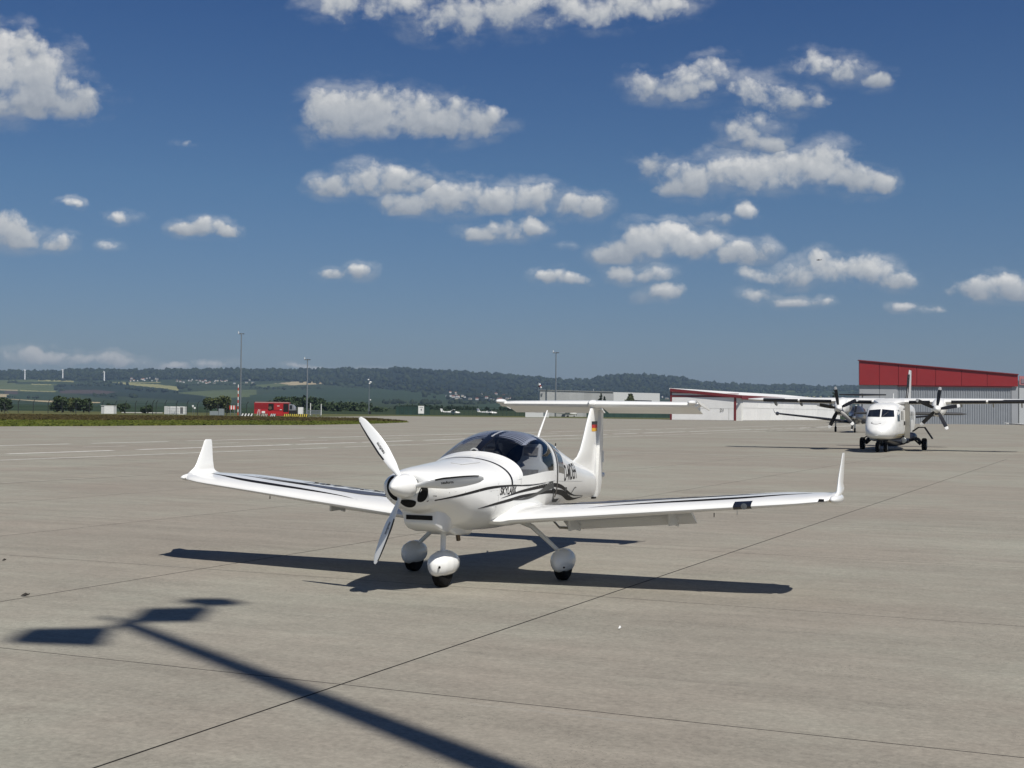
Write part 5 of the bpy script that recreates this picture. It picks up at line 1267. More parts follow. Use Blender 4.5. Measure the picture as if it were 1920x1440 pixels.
wpanel(A_,B_,.016,.90,2.95,zt1-.05,'door_panel',WPAN,.10); wpanel(A_,B_,.016,.825,.08,2.88,'door_panel',WPAN,.10); wk = wpanel(A_,B_,.833,.90,.08,2.88,'wicket_door',WPAN,.10)
vs, fs = text_mesh('21', 1.1, 0, .01); b = MB(); d = (B_-A_).normalized()
b.add([onw(A_,B_,.735,2.55,.21) + d*x + Vector((0,0,y)) for x, y in vs], fs); b.build('bay_number', CHAR, wh, smooth=0, fixn=False)
bx = [1392, 1420, 1444.5, 1467, 1488.5, 1508.5, 1531, 1550, 1568]
L_ = (C_-B_)
def tt(px):
    r = ray(px, 780); k = r.x/r.y; return (k*B_.y - B_.x)/(L_.x - k*L_.y)
for a, c in zip(bx[:-1], bx[1:]):
    t0, t1 = tt(a), tt(c); g_ = .0012
    wpanel(B_,C_,t0+g_,t1-g_,3.2,zB-1.0,'door_panel',WPAN,.10); wpanel(B_,C_,t0+g_,t1-g_,.08,3.1,'door_panel',WPAN,.10)

# grey and white warehouse behind the tailplane
YW = 470.0; org = Vector((Xat(1124, YW), YW, 0)); wr = empty('warehouse', org, 0, 'long flat roofed warehouse, ribbed grey at left and plain white at right, behind the tailplane', 'warehouse')
def wt(px): return 731.5 + (px-1012)*6/225
CORR = mat('ribbed_cladding', (.46,.47,.46), .5, .1, var=.05, scale=.3, rand=.14); WPL = mat('white_cladding', (.62,.63,.62), .5)
for k in range(10):
    a, c = 1012 + 13.8*k, 1012 + 13.8*(k+1); xa, xb = Xat(a, YW), Xat(c, YW); b = MB(); prof = []
    for i in range(7):
        u = xa + (xb-xa)*i/7; w0 = (xb-xa)/7; prof += [(u, YW+.10), (u+w0*.5, YW+.10), (u+w0*.56, YW), (u+w0*.94, YW)]
    prof += [(xb-.01, YW+.1), (xb-.01, YW+.3), (xa, YW+.3)]
    b.prism([Vector((x,y,0))-org for x, y in prof], (0,0,at((a+c)/2, wt((a+c)/2), YW).z)); b.build('wall_panel', CORR, wr, smooth=0)
frontal(1150.3, 781, 1237, 782, wt(1150), wt(1237), YW, .4, 'white_wall', WPL, wr, org)
frontal(1012, 781, 1237, 782, wt(1012)+.4, wt(1237)+.4, YW+.35, 30, 'shell', WPL, wr, org)
frontal(1011.5, wt(1011)+.3, 1150, wt(1150)+.3, wt(1011)-.9, wt(1150)-.9, YW-.2, .5, 'roof_edge', mat('trim_grey', (.25,.26,.26), .5), wr, org)
frontal(1186, 754.5, 1222, 755.5, 750, 751, YW-.1, .1, 'window_band', DGLASS, wr, org)
frontal(1015, 741, 1017, 741, 737, 737, YW-.3, .3, 'wall_lamp', STEEL, wr, org)
# gatehouse
YG = 405.0; org = Vector((Xat(1007, YG), YG, 0)); gh = empty('gatehouse', org, 0, 'small white flat roofed gatehouse with one dark window under the tailplane tip', 'building')
frontal(985, horizon_row(985)+CAM_H*2560/YG, 1029, horizon_row(1029)+CAM_H*2560/YG, 754.5, 755, YG, 6, 'wall', WPL, gh, org)
frontal(984, 755.4, 1030, 755.9, 753.4, 753.9, YG-.3, 6.6, 'roof', mat('trim_grey', (0,0,0)), gh, org)
wf = frontal(1004, 773, 1015, 773, 765, 765, YG-.06, .08, 'window_frame', WHITE, gh, org)
frontal(1004.7, 772.3, 1009.2, 772.3, 765.7, 765.7, YG-.1, .03, 'pane', DGLASS, wf, org); frontal(1009.8, 772.3, 1014.3, 772.3, 765.7, 765.7, YG-.1, .03, 'pane', DGLASS, wf, org)
frontal(1019, 780, 1023, 780, 766, 766, YG-.06, .08, 'door', STEEL, gh, org)

# ------------------------------------------------------------------ masts, fence, signs and small things at the far edge
def apron_mast(px, ybase, ytop, label, heads, Y=None, lamp=True):
    g_ = gp(px, ybase); Y = g_.y; h = at(px, ytop, Y).z; x = Xat(px, Y)
    o = empty('floodlight_mast', (x, Y, 0), 0, label, 'floodlight mast', 'floodlight masts round the apron'); s_ = Y/2560
    b = MB(); b.tube([(0,0,0),(0,0,h*.45),(0,0,h)], [1.7*s_,1.3*s_,.9*s_], 8); b.build('pole', STEEL, o)
    if heads:
        b = MB(); b.tube([(-5.5*s_,0,h-1.2*s_),(5.5*s_,0,h-1.2*s_)], .55*s_, 6); b.build('crossarm', STEEL, o)
        for x_ in heads: b = MB(); b.box(((x_-1.7)*s_,-1.4*s_,h-2.2*s_),((x_+1.7)*s_,1.4*s_,h-.6*s_)); b.build('floodlight', mat('lamp_housing', (.12,.13,.14), .4, .4), o, smooth=0)
        b = MB(); b.tube([(-5.4*s_,0,h-1.0*s_),(-5.4*s_,0,h+3.0*s_)], .8*s_, 6); b.build('beacon', WHITE, o)
    return o
apron_mast(450.5, 780.2, 624.5, 'tallest grey floodlight mast at far left beside the red vehicle', (-1.8, 3.6))
apron_mast(575.2, 780.5, 673, 'grey floodlight mast standing right of the yellow striped barriers', (-4, 0, 4))
apron_mast(1041.5, 781.2, 660, 'grey floodlight mast behind the aerial of the near aeroplane', (-4, 0.5, 4))
g_ = gp(1112, 782); apron_mast(1112, 781.6, 729, 'thin dark post in front of the ribbed warehouse wall', ())
# mast with dishes
Ym = 490.0; s_ = Ym/2560; o = empty('radio_mast', (Xat(691.5, Ym), Ym, 0), 0, 'slender mast with white dish aerials near the green fence', 'radio mast')
h = at(692, 707, Ym).z; b = MB(); b.tube([(0,0,0),(0,0,h)], [1.1*s_,.55*s_], 8); b.build('pole', STEEL, o)
for dx, z, r in ((-1.5,h-5*s_,1.6),(2.4,h-9.5*s_,2.0),(.6,h-12*s_,1.7),(2.6,h-43*s_,1.4)):
    b = MB(); b.ellipsoid((dx*s_,-.3*s_,z), (r*s_,.7*s_,r*.8*s_)); b.build('dish', WHITE, o)
b = MB(); b.box((-.5*s_,-1*s_,0),(4*s_,1*s_,6*s_)); b.build('equipment_box', CHAR, o, smooth=0)
# windsock
Yw = 520.0; s_ = Yw/2560; o = empty('windsock', (Xat(1009, Yw), Yw, 0), 0, 'red and white windsock on a pole left of the warehouse', 'windsock')
zt_ = at(1012, 717, Yw).z; b = MB(); b.tube([(0,0,0),(0,0,zt_)], .18, 6); b.build('pole', STEEL, o)
for k in range(3): b = MB(); b.lathe([(.3+k*.62, .62-.09*k), (.3+(k+1)*.62, .53-.09*k)], (0,0,0), 'x', 10); Mk = Matrix.Translation((0,0,zt_-.3)) @ Matrix.Rotation(radians(62), 4, 'Y'); b.v = [tuple(Mk @ Vector(p)) for p in b.v]; b.build('sock_ring', (WHITE, RED, WHITE)[k], o)
# perimeter fence, posts bent outward
FX = [34,62,90,116,142,167,192,216,234.6,253.4,273.6,286,292.5,309.4,330.3,350.4,370,388,408,425,462]
FX = [-46,-20,8] + FX
f0 = gp(0, 774.6); pf = empty('perimeter_fence', (Xat(230, 335), 335, 0), 0, 'wire perimeter fence on dark posts with bent tops behind the meadow', 'fence')
FP = mat('fence_post_dark', (.030,.034,.034), .6, .3)
b = MB(); b.tube([(0,0,0),(0,0,2.75)], .085, 6); b.tube([(0,0,2.72),(.42,0,3.45)], .07, 6); post0 = b.build('fence_post', FP, pf)
for i, px_ in enumerate(FX):
    q = post0 if i == 0 else post0.copy()
    if i: COL.objects.link(q); q.parent = pf
    Y = 335 + 10*sin(px_*.01); q.location = (Xat(px_, Y) - pf.location.x, Y - 335, 0); q.scale = (1, 1, random.uniform(.95, 1.05))
for z in (.3, .9, 1.5, 2.1, 2.7):
    b = MB(); b.tube([(Xat(px_, 335 + 10*sin(px_*.01)) - pf.location.x, 10*sin(px_*.01), z) for px_ in FX], .018, 4, False); b.build('wire', FP, pf)
b = MB(); b.tube([(Xat(4, 335)-pf.location.x, 0, 2.4),(Xat(17,335)-pf.location.x, -.5, 0)], .07, 6); b.build('brace', FP, pf)
# green mesh fence by the notice board, with screen
def at0(px, Y): return Vector((Xat(px, Y), Y, 0))
GF = mat('green_fence', (.018,.045,.032), .6); GSC = mat('green_screen', (.020,.055,.042), .8, var=.15, scale=.5)
gf = empty('green_fence', at0(870, 470), 0, 'dark green mesh fence along the far edge of the apron', 'fence')
b = MB(); b.box((-.06,-.06,0),(.06,.06,3.1)); gp0 = b.build('fence_post', GF, gf, smooth=0); first = True
for px_ in np.arange(742, 985, 8.0):
    q = gp0 if first else gp0.copy()
    if not first: COL.objects.link(q); q.parent = gf
    first = False; q.location = at0(px_, 470) - gf.location
for i, px_ in enumerate(np.arange(742, 800, 8.0)):
    a, c = at0(px_+.6, 470.1) - gf.location, at0(px_+7.4, 470.1) - gf.location; b = MB(); b.box((a.x, a.y, .1),(c.x, a.y+.04, 3.0)); b.build('screen_panel', GSC, gf, smooth=0)
for z in (.15, .8, 1.5, 2.2, 2.9):
    b = MB(); a, c = at0(742, 470)-gf.location, at0(985, 470)-gf.location; b.box((a.x, .03, z-.03),(c.x, .07, z+.03)); b.build('rail', GF, gf, smooth=0)
hd = empty('hedge_screen', at0(1190, 430), 0, 'dark green screened fence between the warehouse and the white hangars', 'fence')
for px_ in np.arange(1100, 1257, 13.0):
    a, c = at0(px_+.3, 430) - hd.location, at0(px_+12.7, 430) - hd.location; b = MB(); b.box((a.x, 0, .1),(c.x, .08, 2.1)); b.build('screen_panel', GSC, hd, smooth=0)
    b = MB(); b.box((a.x-.1, -.06, 0),(a.x+.02, .1, 2.9)); b.build('fence_post', GF, hd, smooth=0)
# notice board
Yn = 455.0; s_ = Yn/2560; nbd = empty('notice_board', at0(789.5, Yn), 0, 'white notice board with a black figure mounted before the green fence', 'sign')
b = MB(); b.box((-5.4*s_,-.05,at(789,775.5,Yn).z),(5.4*s_,.05,at(789,761,Yn).z)); b.build('board', WHITE, nbd, smooth=0)
for x_ in (-4,4): b = MB(); b.box((x_*s_-.05,-.04,0),(x_*s_+.05,.04,at(789,775,Yn).z)); b.build('leg', STEEL, nbd, smooth=0)
vs, fs = text_mesh('4', 1.0, .1, .01); b = MB(); zc_ = at(789,768.5,Yn).z; b.add([(x*1.0, -.06, zc_ + y) for x, y in vs], fs); b.build('board_figure', BLACK, nbd, smooth=0, fixn=False)
for k in range(2): b = MB(); b.box((-3.5*s_,-.058,at(789,763.4+.9*k,Yn).z-.04),(3.5*s_,-.052,at(789,763.4+.9*k,Yn).z+.02)); b.build('text_line', CHAR, nbd, smooth=0)
# white containers, cabinets, markers at left
def px_box(px0, px1, y1, y0, Y, dep): 
    a, c = at(px0, y0, Y), at(px1, y1, Y); return a, c
Yb = 335.0
wc = empty('white_container', at0(204, Yb), 0, 'plain white box container standing in the meadow by the fence', 'container')
b = MB(); w0 = Xat(216, Yb)-Xat(198, Yb); b.box((-w0/2,0,.1),(w0/2,2.4,2.05)); b.build('body', WHITE2, wc, smooth=0)
b = MB(); b.box((-w0/2-.75,.1,.1),(-w0/2-.02,2.3,2.03)); b.build('side_housing', mat('container_grey', (.50,.51,.50), .5), wc, smooth=0)
b = MB(); b.box((-w0/2-.8,-.05,2.06),(w0/2+.05,2.45,2.14)); b.build('lid', WHITE2, wc, smooth=0)
gc = empty('generator_container', at0(327, Yb), 0, 'white generator container with a louvred grey end panel beside the fence', 'container')
xa, xb = Xat(308, Yb)-gc.location.x, Xat(346, Yb)-gc.location.x
b = MB(); b.box((xa,0,.12),(xb,2.4,2.05)); b.build('body', WHITE2, gc, smooth=0)
for a, c in ((.02,.20),(.24,.30)): b = MB(); b.box((xa+(xb-xa)*a,-.04,.2),(xa+(xb-xa)*c,-.005,1.98)); b.build('panel', mat('container_grey', (0,0,0)), gc, smooth=0)
b = MB(); b.box((xa+(xb-xa)*.34,-.03,.25),(xa+(xb-xa)*.72,-.005,1.85)); b.build('panel', mat('container_pale', (.58,.59,.58), .5), gc, smooth=0)
for k in range(6): b = MB(); z = .4+.26*k; b.box((xa+(xb-xa)*.78,-.05,z),(xa+(xb-xa)*.93,-.005,z+.14)); b.build('louvre', CHAR, gc, smooth=0)
CAB = mat('cabinet_grey', (.24,.27,.28), .5)
def cabinet(px0, px1, z1, label):
    o = empty('equipment_cabinet', at0((px0+px1)/2, 322), 0, label, 'cabinet', 'grey cabinets left of the tall mast'); w0 = Xat(px1,322)-Xat(px0,322)
    b = MB(); b.box((-w0/2,0,.05),(w0/2,1.0,z1)); b.build('body', CAB, o, smooth=0)
    b = MB(); b.box((-w0/2+.08,-.03,.12),(-.02,-.004,z1-.1)); b.build('door', CAB, o, smooth=0); b = MB(); b.box((.02,-.03,.12),(w0/2-.08,-.004,z1-.1)); b.build('door', CAB, o, smooth=0)
cabinet(393, 409, 1.05, 'low wide grey cabinet left of the taller one in the meadow'); cabinet(409.6, 419, 1.62, 'taller narrow grey cabinet right of the low wide one')
# marker board, striped pole
Yk = 330.0; s_ = Yk/2560; mk = empty('marker_board', at0(436, Yk), 0, 'red and white striped marker board left of the tallest mast', 'sign')
for k in range(5): b = MB(); a = (-6+2.4*k)*s_; b.box((a,-.05,zat(436,768,Yk)),(a+2.35*s_,.05,zat(436,760.5,Yk))); b.build('stripe_panel', (WHITE if k % 2 else mat('marker_red',(.55,.05,.03),.5)), mk, smooth=0)
for x_ in (-4,4): b = MB(); b.box((x_*s_-.06,-.04,0),(x_*s_+.06,.04,zat(436,767,Yk))); b.build('leg', STEEL, mk, smooth=0)
Yk = 340.0; s_ = Yk/2560; mk = empty('striped_pole', at0(446, Yk), 0, 'thin red and white striped pole just left of the tallest mast', 'pole')
zt_ = zat(446.5, 721, Yk); zb_ = 0.0
for k in range(10): b = MB(); a, c = zb_+(zt_-zb_)*k/10, zb_+(zt_-zb_)*(k+1)/10; b.tube([(0,0,a),(0,0,c)], .9*s_, 6); b.build('pole_section', WHITE if k % 2 else mat('marker_red',(0,0,0)), mk)
for px_, py_, lab in ((361.5, 761.5, 'upper left of two little white plates behind the fence'), (365, 765, 'lower right of two little white plates behind the fence')):
    o = empty('white_plate', at0(px_, 345), 0, lab, 'sign'); b = MB(); z = zat(px_, py_, 345); b.box((-.22,-.03,z-.25),(.22,.03,z+.25)); b.build('plate', WHITE, o, smooth=0); b = MB(); b.box((-.04,-.03,0),(.04,.03,z-.25)); b.build('leg', STEEL, o, smooth=0)
# red airfield vehicle
Yv = 330.0; s_ = Yv/2560; rv = empty('red_vehicle', at0(514, Yv), 0, 'red airfield service vehicle with open side lockers behind the striped barriers', 'vehicle')
def vx(px): return Xat(px, Yv) - rv.location.x
def vz(py): return at(514, py, Yv).z
VR = mat('vehicle_red', (.40,.012,.014), .4, coat=.4)
b = MB(); b.box((vx(476.5),0,vz(776)),(vx(541),2.4,vz(754.8))); b.build('body', VR, rv, smooth=0)
b = MB(); b.box((vx(478),-.06,vz(755.5)),(vx(541),2.46,vz(753.8))); b.build('roof_rail', mat('rail_pink', (.52,.25,.24), .4), rv, smooth=0)
for a, c, y0, y1 in ((503,513,769,757),(531,540.5,772,757)): b = MB(); b.box((vx(a),-.05,vz(y0)),(vx(c),-.003,vz(y1))); b.build('open_locker', HOLE, rv, smooth=0)
b = MB(); b.lathe([(-.1,.02),(-.1,.42),(.02,.42),(.02,.02)], (vx(506.5),-.1,vz(765)), 'y', 16); b.build('hose_reel', mat('reel_brown', (.10,.07,.04), .6), rv)
for a, c, y0, y1 in ((514,530,769,757),): b = MB(); b.box((vx(a),-.08,vz(y0)),(vx(c),-.003,vz(y1))); b.build('shutter', VR, rv, smooth=0)
for a, c, y0, y1 in ((477,502,767,757.5),): b = MB(); b.box((vx(a),-.04,vz(y0)),(vx(c),-.003,vz(y1))); b.build('shutter', mat('vehicle_dark_red',(.24,.010,.012),.45), rv, smooth=0)
b = MB(); b.box((vx(491),-.25,vz(775)),(vx(497),-.1,vz(771))); b.build('white_box', WHITE, rv, smooth=0)
b = MB(); b.box((vx(519.5),-.09,vz(761.6)),(vx(524),-.082,vz(760.6))); b.box((vx(524.5),-.09,vz(768.6)),(vx(528.5),-.082,vz(767.6))); b.build('marking', WHITE, rv, smooth=0)
b = MB(); b.box((vx(501),-.5,vz(779.5)),(vx(540),-.05,vz(776.2))); b.build('side_step', VR, rv, smooth=0)
b = MB(); b.tube([(vx(483),-.9,0),(vx(485),-.35,vz(767.5))], .07, 5); b.tube([(vx(488.5),-.9,0),(vx(487.5),-.35,vz(767.5))], .07, 5)
for t in (.2,.4,.6,.8): b.tube([(vx(483)+(vx(485)-vx(483))*t,-.9+.55*t,vz(767.5)*t),(vx(488.5)+(vx(487.5)-vx(488.5))*t,-.9+.55*t,vz(767.5)*t)], .04, 4)
b.build('stepladder', mat('ladder_pink', (.55,.45,.43), .5), rv)
b = MB(); b.box((vx(541.3),.1,vz(777)),(vx(557),2.2,vz(769))); b.build('chassis', CHAR, rv, smooth=0)
b = MB(); b.loft([[Vector((vx(541.3),y,z)) for y, z in ((.1,vz(769)),(2.2,vz(769)),(2.2,vz(757)),(.1,vz(757)))],[Vector((vx(549),y,z)) for y, z in ((.1,vz(769)),(2.2,vz(769)),(2.2,vz(759)),(.1,vz(759)))],[Vector((vx(553),y,z)) for y, z in ((.1,vz(769)),(2.2,vz(769)),(2.0,vz(764)),(.3,vz(764)))]]); b.build('cab', mat('cab_grey',(.22,.23,.25),.3), rv, smooth=0)
b = MB(); b.box((vx(543.5),-.02,vz(766)),(vx(547.5),.08,vz(759.5))); b.build('cab_window', DGLASS, rv, smooth=0)
for a in (488, 500, 533, 548): b = MB(); b.lathe([(-.15,.3),(-.15,.5),(.15,.5),(.15,.3)], (vx(a),.35,.5), 'y', 16); b.build('wheel', RUBBER, rv)
b = MB(); b.box((vx(558),.4,vz(776)),(vx(567),1.6,vz(763))); o = tag(b.build('white_crate', WHITE2, None, smooth=0), 'white crate behind the yellow barrier right of the red vehicle', 'crate'); o.location = rv.location
# striped barriers
YEL = mat('barrier_yellow', (.62,.50,.06), .5)
def barrier(px0, px1, label, m1, y0=782.6, y1=777.2, Y=300.0, n=4):
    o = empty('striped_barrier', at0((px0+px1)/2, Y), 0, label, 'barrier', 'barriers in front of the red vehicle'); a, c = Xat(px0,Y)-o.location.x, Xat(px1,Y)-o.location.x
    b = MB(); b.box((a,-.2,0),(c,.2,.66)); b.build('beam', BLACK, o, smooth=0); w0 = (c-a)/n
    for k in range(n):
        u = a + w0*k; b = MB(); b.prism([(u+.04,-.205,.03),(u+w0*.55,-.205,.03),(u+w0*.92,-.205,.64),(u+w0*.42,-.205,.64)], (0,-.02,0)); b.build('stripe', m1, o, smooth=0)
barrier(532, 546, 'left one of the yellow and black barriers', YEL); barrier(546.5, 561, 'middle one of the yellow and black barriers', YEL); barrier(561.5, 577, 'right one of the yellow and black barriers', YEL)
barrier(452, 475, 'white and black block row just right of the tall mast', WHITE); barrier(490, 502, 'pale and black block row before the red vehicle ladder', mat('pale_block',(.62,.55,.45),.5)); barrier(507, 517, 'white and red chevron block before the red vehicle', WHITE, n=3)
gr_ = empty('guard_rail', at0(588, 325), 0, 'grey steel guard rail right of the yellow barriers', 'guard rail'); a, c = Xat(577,325)-gr_.location.x, Xat(600,325)-gr_.location.x
for z in (.55,.95,1.3): b = MB(); b.box((a,0,z),(c,.08,z+.2)); b.build('rail', STEEL, gr_, smooth=0)
for x_ in lin(a,c,3): b = MB(); b.box((x_-.06,.09,0),(x_+.06,.2,1.5)); b.build('post', STEEL, gr_, smooth=0)
for px_, lab in ((582,'slim white post behind the guard rail'),(602,'slim pale post right of the guard rail')):
    o = empty('marker_post', at0(px_, 380), 0, lab, 'post'); b = MB(); b.tube([(0,0,0),(0,0,3.4 if px_ < 590 else 3.2)], .12, 6); b.build('pole', WHITE2, o); b = MB(); b.box((-.16,-.16,0),(.16,.16,.1)); b.build('foot', STEEL, o, smooth=0)

# ------------------------------------------------------------------ trees and bushes
BARK = mat('bark', (.055,.042,.030), .9, var=.2, scale=4)
LV = [mat('leaf_dark', (.020,.036,.014), .7, c2=(.040,.062,.022), scale=.9, var=.1, spec=.25), mat('leaf_mid', (.040,.055,.018), .7, c2=(.075,.085,.028), scale=.9, var=.1, spec=.25), mat('leaf_conifer', (.014,.026,.014), .8, c2=(.026,.042,.020), scale=1.2, var=.1, spec=.2)]
def leafy(n, lobes, size, squash=1.0):
    """leaf faces spread through a crown made of lobes (x, y, z, radius)"""
    V = []; F_ = []; wts = np.array([l[3]**2 for l in lobes]); wts /= wts.sum()
    for _ in range(n):
        l = lobes[rng.choice(len(lobes), p=wts)]; d = rng.normal(size=3); d /= np.linalg.norm(d); r = l[3]*(rng.random()**.33)*rng.uniform(.8, 1.12)
        c = np.array(l[:3]) + d*r*np.array([1,1,squash]); a = rng.normal(size=3); a /= np.linalg.norm(a); b_ = np.cross(a, d + rng.normal(size=3)*.5); b_ /= np.linalg.norm(b_)+1e-9; s_ = size*rng.uniform(.5,1.4)
        i = len(V); V += [c - a*s_, c + b_*s_*.7, c + a*s_, c - b_*s_*.7]; F_.append((i,i+1,i+2,i+3))
    return V, F_
def tree(name, loc, lobes, label, cat, m, n=1500, size=.38, group=None, trunk=.22, squash=.9):
    o = empty(name, loc, random.uniform(0, 6), label, cat, group)
    V, F_ = leafy(n, lobes, size, squash); big_mesh('crown', V, F_, [m], parent=o)
    zt_ = np.mean([l[2] for l in lobes]); b = MB(); b.tube([(0,0,0),(.1,0,zt_*.5),(0,.1,zt_)], [trunk, trunk*.75, trunk*.4], 7)
    for l in lobes[:4]: b.tube([(0,0,zt_*.5),(l[0]*.7,l[1]*.7,l[2])], [trunk*.45, trunk*.15], 5)
    b.build('trunk', BARK, o); return o
def rl(w_, h, k, r, base=.5): return [(rng.uniform(-w_,w_), rng.uniform(-w_,w_)*.7, base + r*.6 + rng.uniform(0,1)*(h-base-r*1.4), r*rng.uniform(.7,1.2)) for _ in range(k)]
Yt = 400.0; k_ = Yt/2560
def mt(px): return at0(px, Yt)
tree('broadleaf_tree', mt(118), rl(2.6, 5.0, 9, 1.5), 'left of two dark round trees behind the fence at far left', 'tree', LV[0], 2200)
tree('broadleaf_tree', mt(137), rl(2.2, 4.6, 8, 1.3), 'middle tree with a paler crown between the two darker ones at far left', 'tree', LV[1], 1700)
tree('broadleaf_tree', mt(157), rl(2.0, 4.3, 8, 1.3), 'right one of the dark round trees left of the white container', 'tree', LV[0], 1900)
tree('bush', mt(204), rl(1.6, 2.7, 6, .9), 'low dark bush behind the white container', 'bush', LV[0], 900)
tree('bush', mt(234), rl(1.7, 2.9, 6, .9), 'dark bush between the two white containers', 'bush', LV[0], 900)
tree('bush', mt(277), rl(1.3, 2.2, 5, .8), 'small round bush left of the generator container', 'bush', LV[0], 800)
tree('broadleaf_tree', mt(409), rl(3.0, 5.2, 12, 1.6), 'olive green spreading tree left of the tallest mast', 'tree', LV[1], 2600)
tree('broadleaf_tree', mt(3), rl(2.0, 4.6, 8, 1.3), 'dark tree cut by the left edge behind the fence', 'tree', LV[0], 1600)
# wood behind the red vehicle: one mass
top_ = [(480,764),(500,755),(520,748),(545,744),(575,744.5),(600,748),(620,752),(650,755),(680,757),(700,760),(725,765)]
tx, ty = np.array(top_, float).T; V = []; F_ = []
for px_ in np.arange(482, 726, 2.2):
    Y = rng.uniform(560, 640); tp = float(np.interp(px_, tx, ty)); zt_ = at(px_, tp, Y).z; r = rng.uniform(1.5, 2.6)
    for z in np.arange(.8, max(1.5, zt_ - r*.6), 2.0):
        v_, f_ = leafy(55, [(Xat(px_, Y) + rng.normal(0,.6), Y + rng.normal(0,3), z + rng.uniform(-.5,.8), r*rng.uniform(.7,1.1))], .60); k = len(V); V += v_; F_ += [tuple(i+k for i in q) for q in f_]
tag(big_mesh('woodland', V, F_, [LV[0]]), kind='stuff')
V = []; F_ = []
for px_ in np.arange(700, 1000, 3.0):
    Y = rng.uniform(640, 720); tp = float(np.interp(px_, [700,735,745,760,800,900,1000], [771,768,760,758,761,764,764])); zt_ = at(px_, tp, Y).z; r = rng.uniform(1.5, 2.6)
    for z in np.arange(.5, max(1.2, zt_ - r*.5), 2.0):
        v_, f_ = leafy(45, [(Xat(px_, Y) + rng.normal(0,.8), Y, z, r*rng.uniform(.7,1.1))], .62); k = len(V); V += v_; F_ += [tuple(i+k for i in q) for q in f_]
tag(big_mesh('far_hedgerow', V, F_, [LV[2]]), kind='stuff')
def conifer(px, Y, ytop, w_, label, m=None):
    h = at(px, ytop, Y).z; lob = [(rng.normal(0,.15), rng.normal(0,.15), h*(.18 + .80*i/9), w_*(1.05 - .95*i/9)*.6 + .15) for i in range(10)]
    return tree('conifer_tree', at0(px, Y), lob, label, 'tree', m or LV[2], 1100, .26, None, .16, 1.0)
conifer(1126, 445, 737.5, 1.9, 'pointed dark conifer before the ribbed warehouse wall')
conifer(1133, 445, 744, 1.3, 'smaller conifer just right of the pointed one at the warehouse')
tree('broadleaf_tree', at0(1182, 440), [(0,0,6.2,1.2),(-.6,0,4.8,1.8),(1.2,0,4.3,1.7),(-1.8,0,3.8,1.4),(2.2,0,3.6,1.2),(0,0,7.2,.7),(.5,0,3.0,1.8)], 'dark tree with a narrow top before the white warehouse wall', 'tree', LV[1], 2200, .30)
conifer(1563, 460, 731, 2.6, 'dark tree behind the hangar row, left of the red hangar', LV[0])

# ------------------------------------------------------------------ villages and wind turbines on the slopes
HW = [mat('house_white', (.62,.60,.56), .7), mat('house_cream', (.50,.45,.36), .7)]; HR = mat('house_roof', (.22,.085,.055), .7); HR2 = mat('house_slate', (.09,.095,.105), .6)
def house_mesh(w_, d, h, m, r):
    b = MB(); b.cur = 0; b.box((-w_/2,-d/2,-1),(w_/2,d/2,h)); b.cur = 1
    b.prism([(-w_/2-.4,-d/2-.4,h+.02),(w_/2+.4,-d/2-.4,h+.02),(w_/2+.4,0,h+d*.38),(-w_/2-.4,0,h+d*.38)], (0,0,.25)); b.prism([(-w_/2-.4,d/2+.4,h+.02),(w_/2+.4,d/2+.4,h+.02),(w_/2+.4,0,h+d*.38),(-w_/2-.4,0,h+d*.38)], (0,0,.25))
    o = b.build('house', [m, r], None, smooth=0); return o
VIL = [((240,296,709.5,717),16,'pale house with a red roof in the small village under the ridge','houses of the village above the pale field'),
       ((330,480,713,722),30,'pale house in the long village right of the wind turbines','houses of the long village on the slope'),
       ((835,960,738,756),34,'white walled house in the village below the wooded ridge','houses of the village below the wood'),
       ((1232,1256,742,750),5,'white house between the warehouse and the white hangars','houses beyond the hangar row')]
for (xa, xb, ya, yb), n, lab, grp_n in VIL:
    protos = [house_mesh(11, 9, 5.5, HW[0], HR), house_mesh(14, 9, 5, HW[1], HR2), house_mesh(9, 8, 6, HW[0], HR2)]
    for i in range(n):
        o = protos[i] if i < 3 else protos[i % 3].copy()
        if i >= 3: COL.objects.link(o)
        t = rng.random(); px_ = xa + (xb-xa)*rng.random(); row = ya + (yb-ya)*rng.beta(2,2)
        p = hill_pt(px_, row); o.location = (p.x, p.y, p.z + 2.0); o.rotation_euler = (0,0,rng.uniform(-.6,.6)); o.scale = (rng.uniform(.38,.62),)*3
        tag(o, lab, 'house', grp_n)
TW = mat('turbine_white', (.80,.80,.80), .5)
for px_, yt, yb, lab in ((46.3,694,712,'leftmost of the three wind turbines on the hill'),(117.3,693.6,714.5,'middle one of the three wind turbines, its foot in a pale field'),(195.2,697.5,714.8,'rightmost of the three wind turbines, nearer the village')):
    p = hill_pt(px_, yb); s_ = p.y/2560; o = empty('wind_turbine', p, 0, lab, 'wind turbine'); h = (yb-yt)*s_
    b = MB(); b.tube([(0,0,0),(0,0,h)], [1.25*s_, .95*s_], 8); b.build('tower', TW, o); b = MB(); b.ellipsoid((-.3*s_,0,h), (1.9*s_,.8*s_,.8*s_)); nc_ = b.build('nacelle', TW, o)
    for a in (90, 210, 330): b = MB(); b.tube([(-1.6*s_,0,h),(-1.6*s_,2.6*s_*cos(radians(a)),h+2.6*s_*sin(radians(a)))], [.35*s_,.12*s_], 5); b.build('blade', TW, nc_)

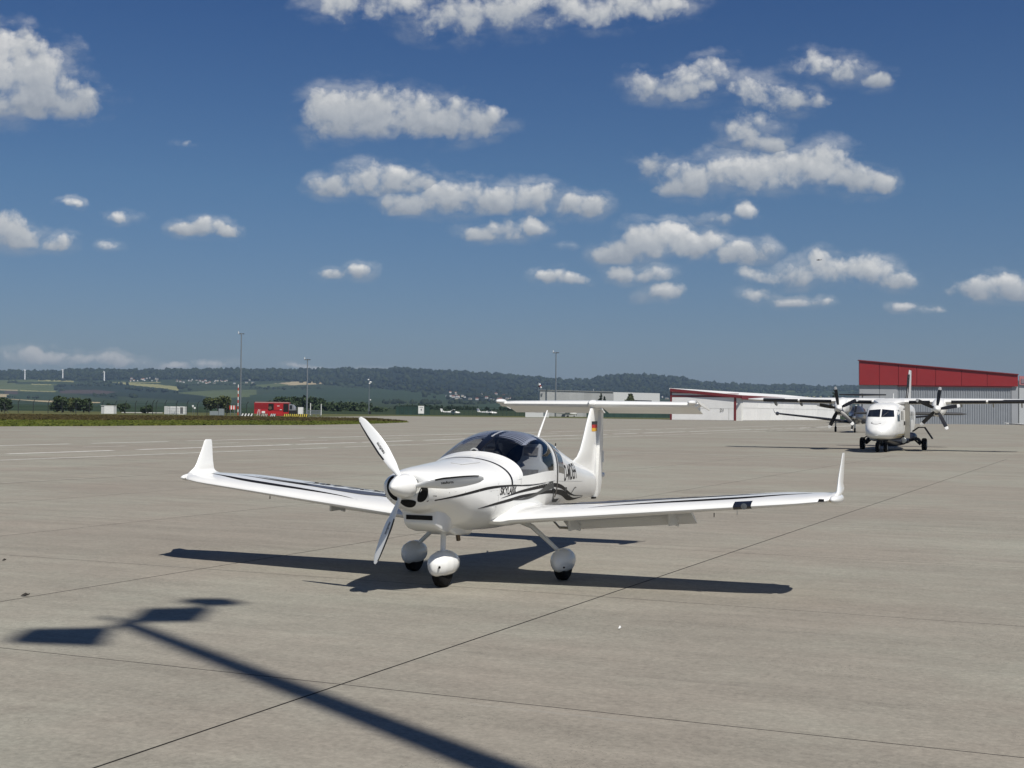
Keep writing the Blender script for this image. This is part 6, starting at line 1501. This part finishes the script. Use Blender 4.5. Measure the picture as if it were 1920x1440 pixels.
# ------------------------------------------------------------------ floodlight mast beside the photographer (its shadow falls on the concrete)
hs_ = Vector((-3.30, 11.85, 0)); gd = -Vector((sin(SUN_AZ), cos(SUN_AZ), 0)); HM = 21.0; ln = HM/tan(SUN_EL)
mb0 = hs_ - gd*ln; fm = empty('floodlight_mast', mb0, 0, 'tall floodlight mast beside the photographer, seen only as a long shadow on the concrete', 'floodlight mast', 'floodlight masts round the apron')
b = MB(); b.tube([(0,0,0),(0,0,HM*.5),(0,0,HM)], [.20,.16,.11], 12); b.build('pole', STEEL, fm)
LH = mat('lamp_housing', (0,0,0))
def lift_pt(px, py, z):
    g_ = gp(px, py); return Vector((g_.x, g_.y, 0)) - gd*(z/tan(SUN_EL)) + Vector((0,0,z)) - mb0
for (pts_) in ([(22,1206),(60,1183),(214,1180),(192,1213)], [(250,1168),(282,1144),(400,1142),(372,1166)], [(345,1131),(368,1125.5),(440,1125),(462,1133),(405,1137)]):
    b = MB(); q = [lift_pt(x, y, HM-.1) for x, y in pts_]; b.prism(q, (0,0,.22)); b.build('floodlight', LH, fm, smooth=0)
b = MB(); b.tube([lift_pt(150,1186,HM-.0), lift_pt(245,1168,HM-.0), lift_pt(400,1131,HM-.0)], .055, 6); b.tube([lift_pt(245,1168,HM), lift_pt(190,1156,HM+.1)], .05, 6); b.build('crossarm', STEEL, fm)

# ------------------------------------------------------------------ scraps on the concrete, an aeroplane high up
for px_, py_, r, m, lab in ((48,1118,.045,mat('dead_leaf',(.02,.016,.012),.8),'small curled dark leaf lying on the joint at left'),(8,1052,.025,mat('dead_leaf',(0,0,0)),'dark scrap on the concrete at the left edge'),(1163,1180,.016,WHITE,'white chip lying on the concrete right of the long joint')):
    p = gp(px_, py_); b = MB(); b.add([(-r,-r*.4,.004),(0,-r*.7,.012),(r,-r*.2,.03),(r*.7,r*.5,.012),(-.2*r,r*.6,.03),(-r*.8,r*.2,.015),(0,0,.004)], [(0,1,6),(1,2,6),(2,3,6),(3,4,6),(4,5,6),(5,0,6)])
    o = b.build('leaf' if m is not WHITE else 'paint_chip', m, None, smooth=0); o.location = (p.x, p.y, .003); tag(o, lab, 'leaf' if m is not WHITE else 'chip')
p = at(1535, 487.5, 1500); al = empty('flying_aircraft', p, radians(172), 'tiny dark aeroplane flying before the white clouds at right', 'aeroplane')
b = MB(); b.loft([oval(x, w_, -w_, w_, 2, 8) for x, w_ in ((2.4,.1),(1.5,.5),(0,.55),(-3,.15))]); b.build('fuselage', CHAR, al); b = MB(); b.box((-.4,-3.4,.3),(.6,3.4,.42)); b.build('wing', CHAR, al, smooth=0); b = MB(); b.box((-3.1,-.05,0),(-2.5,.05,.9)); b.build('fin', CHAR, al, smooth=0)
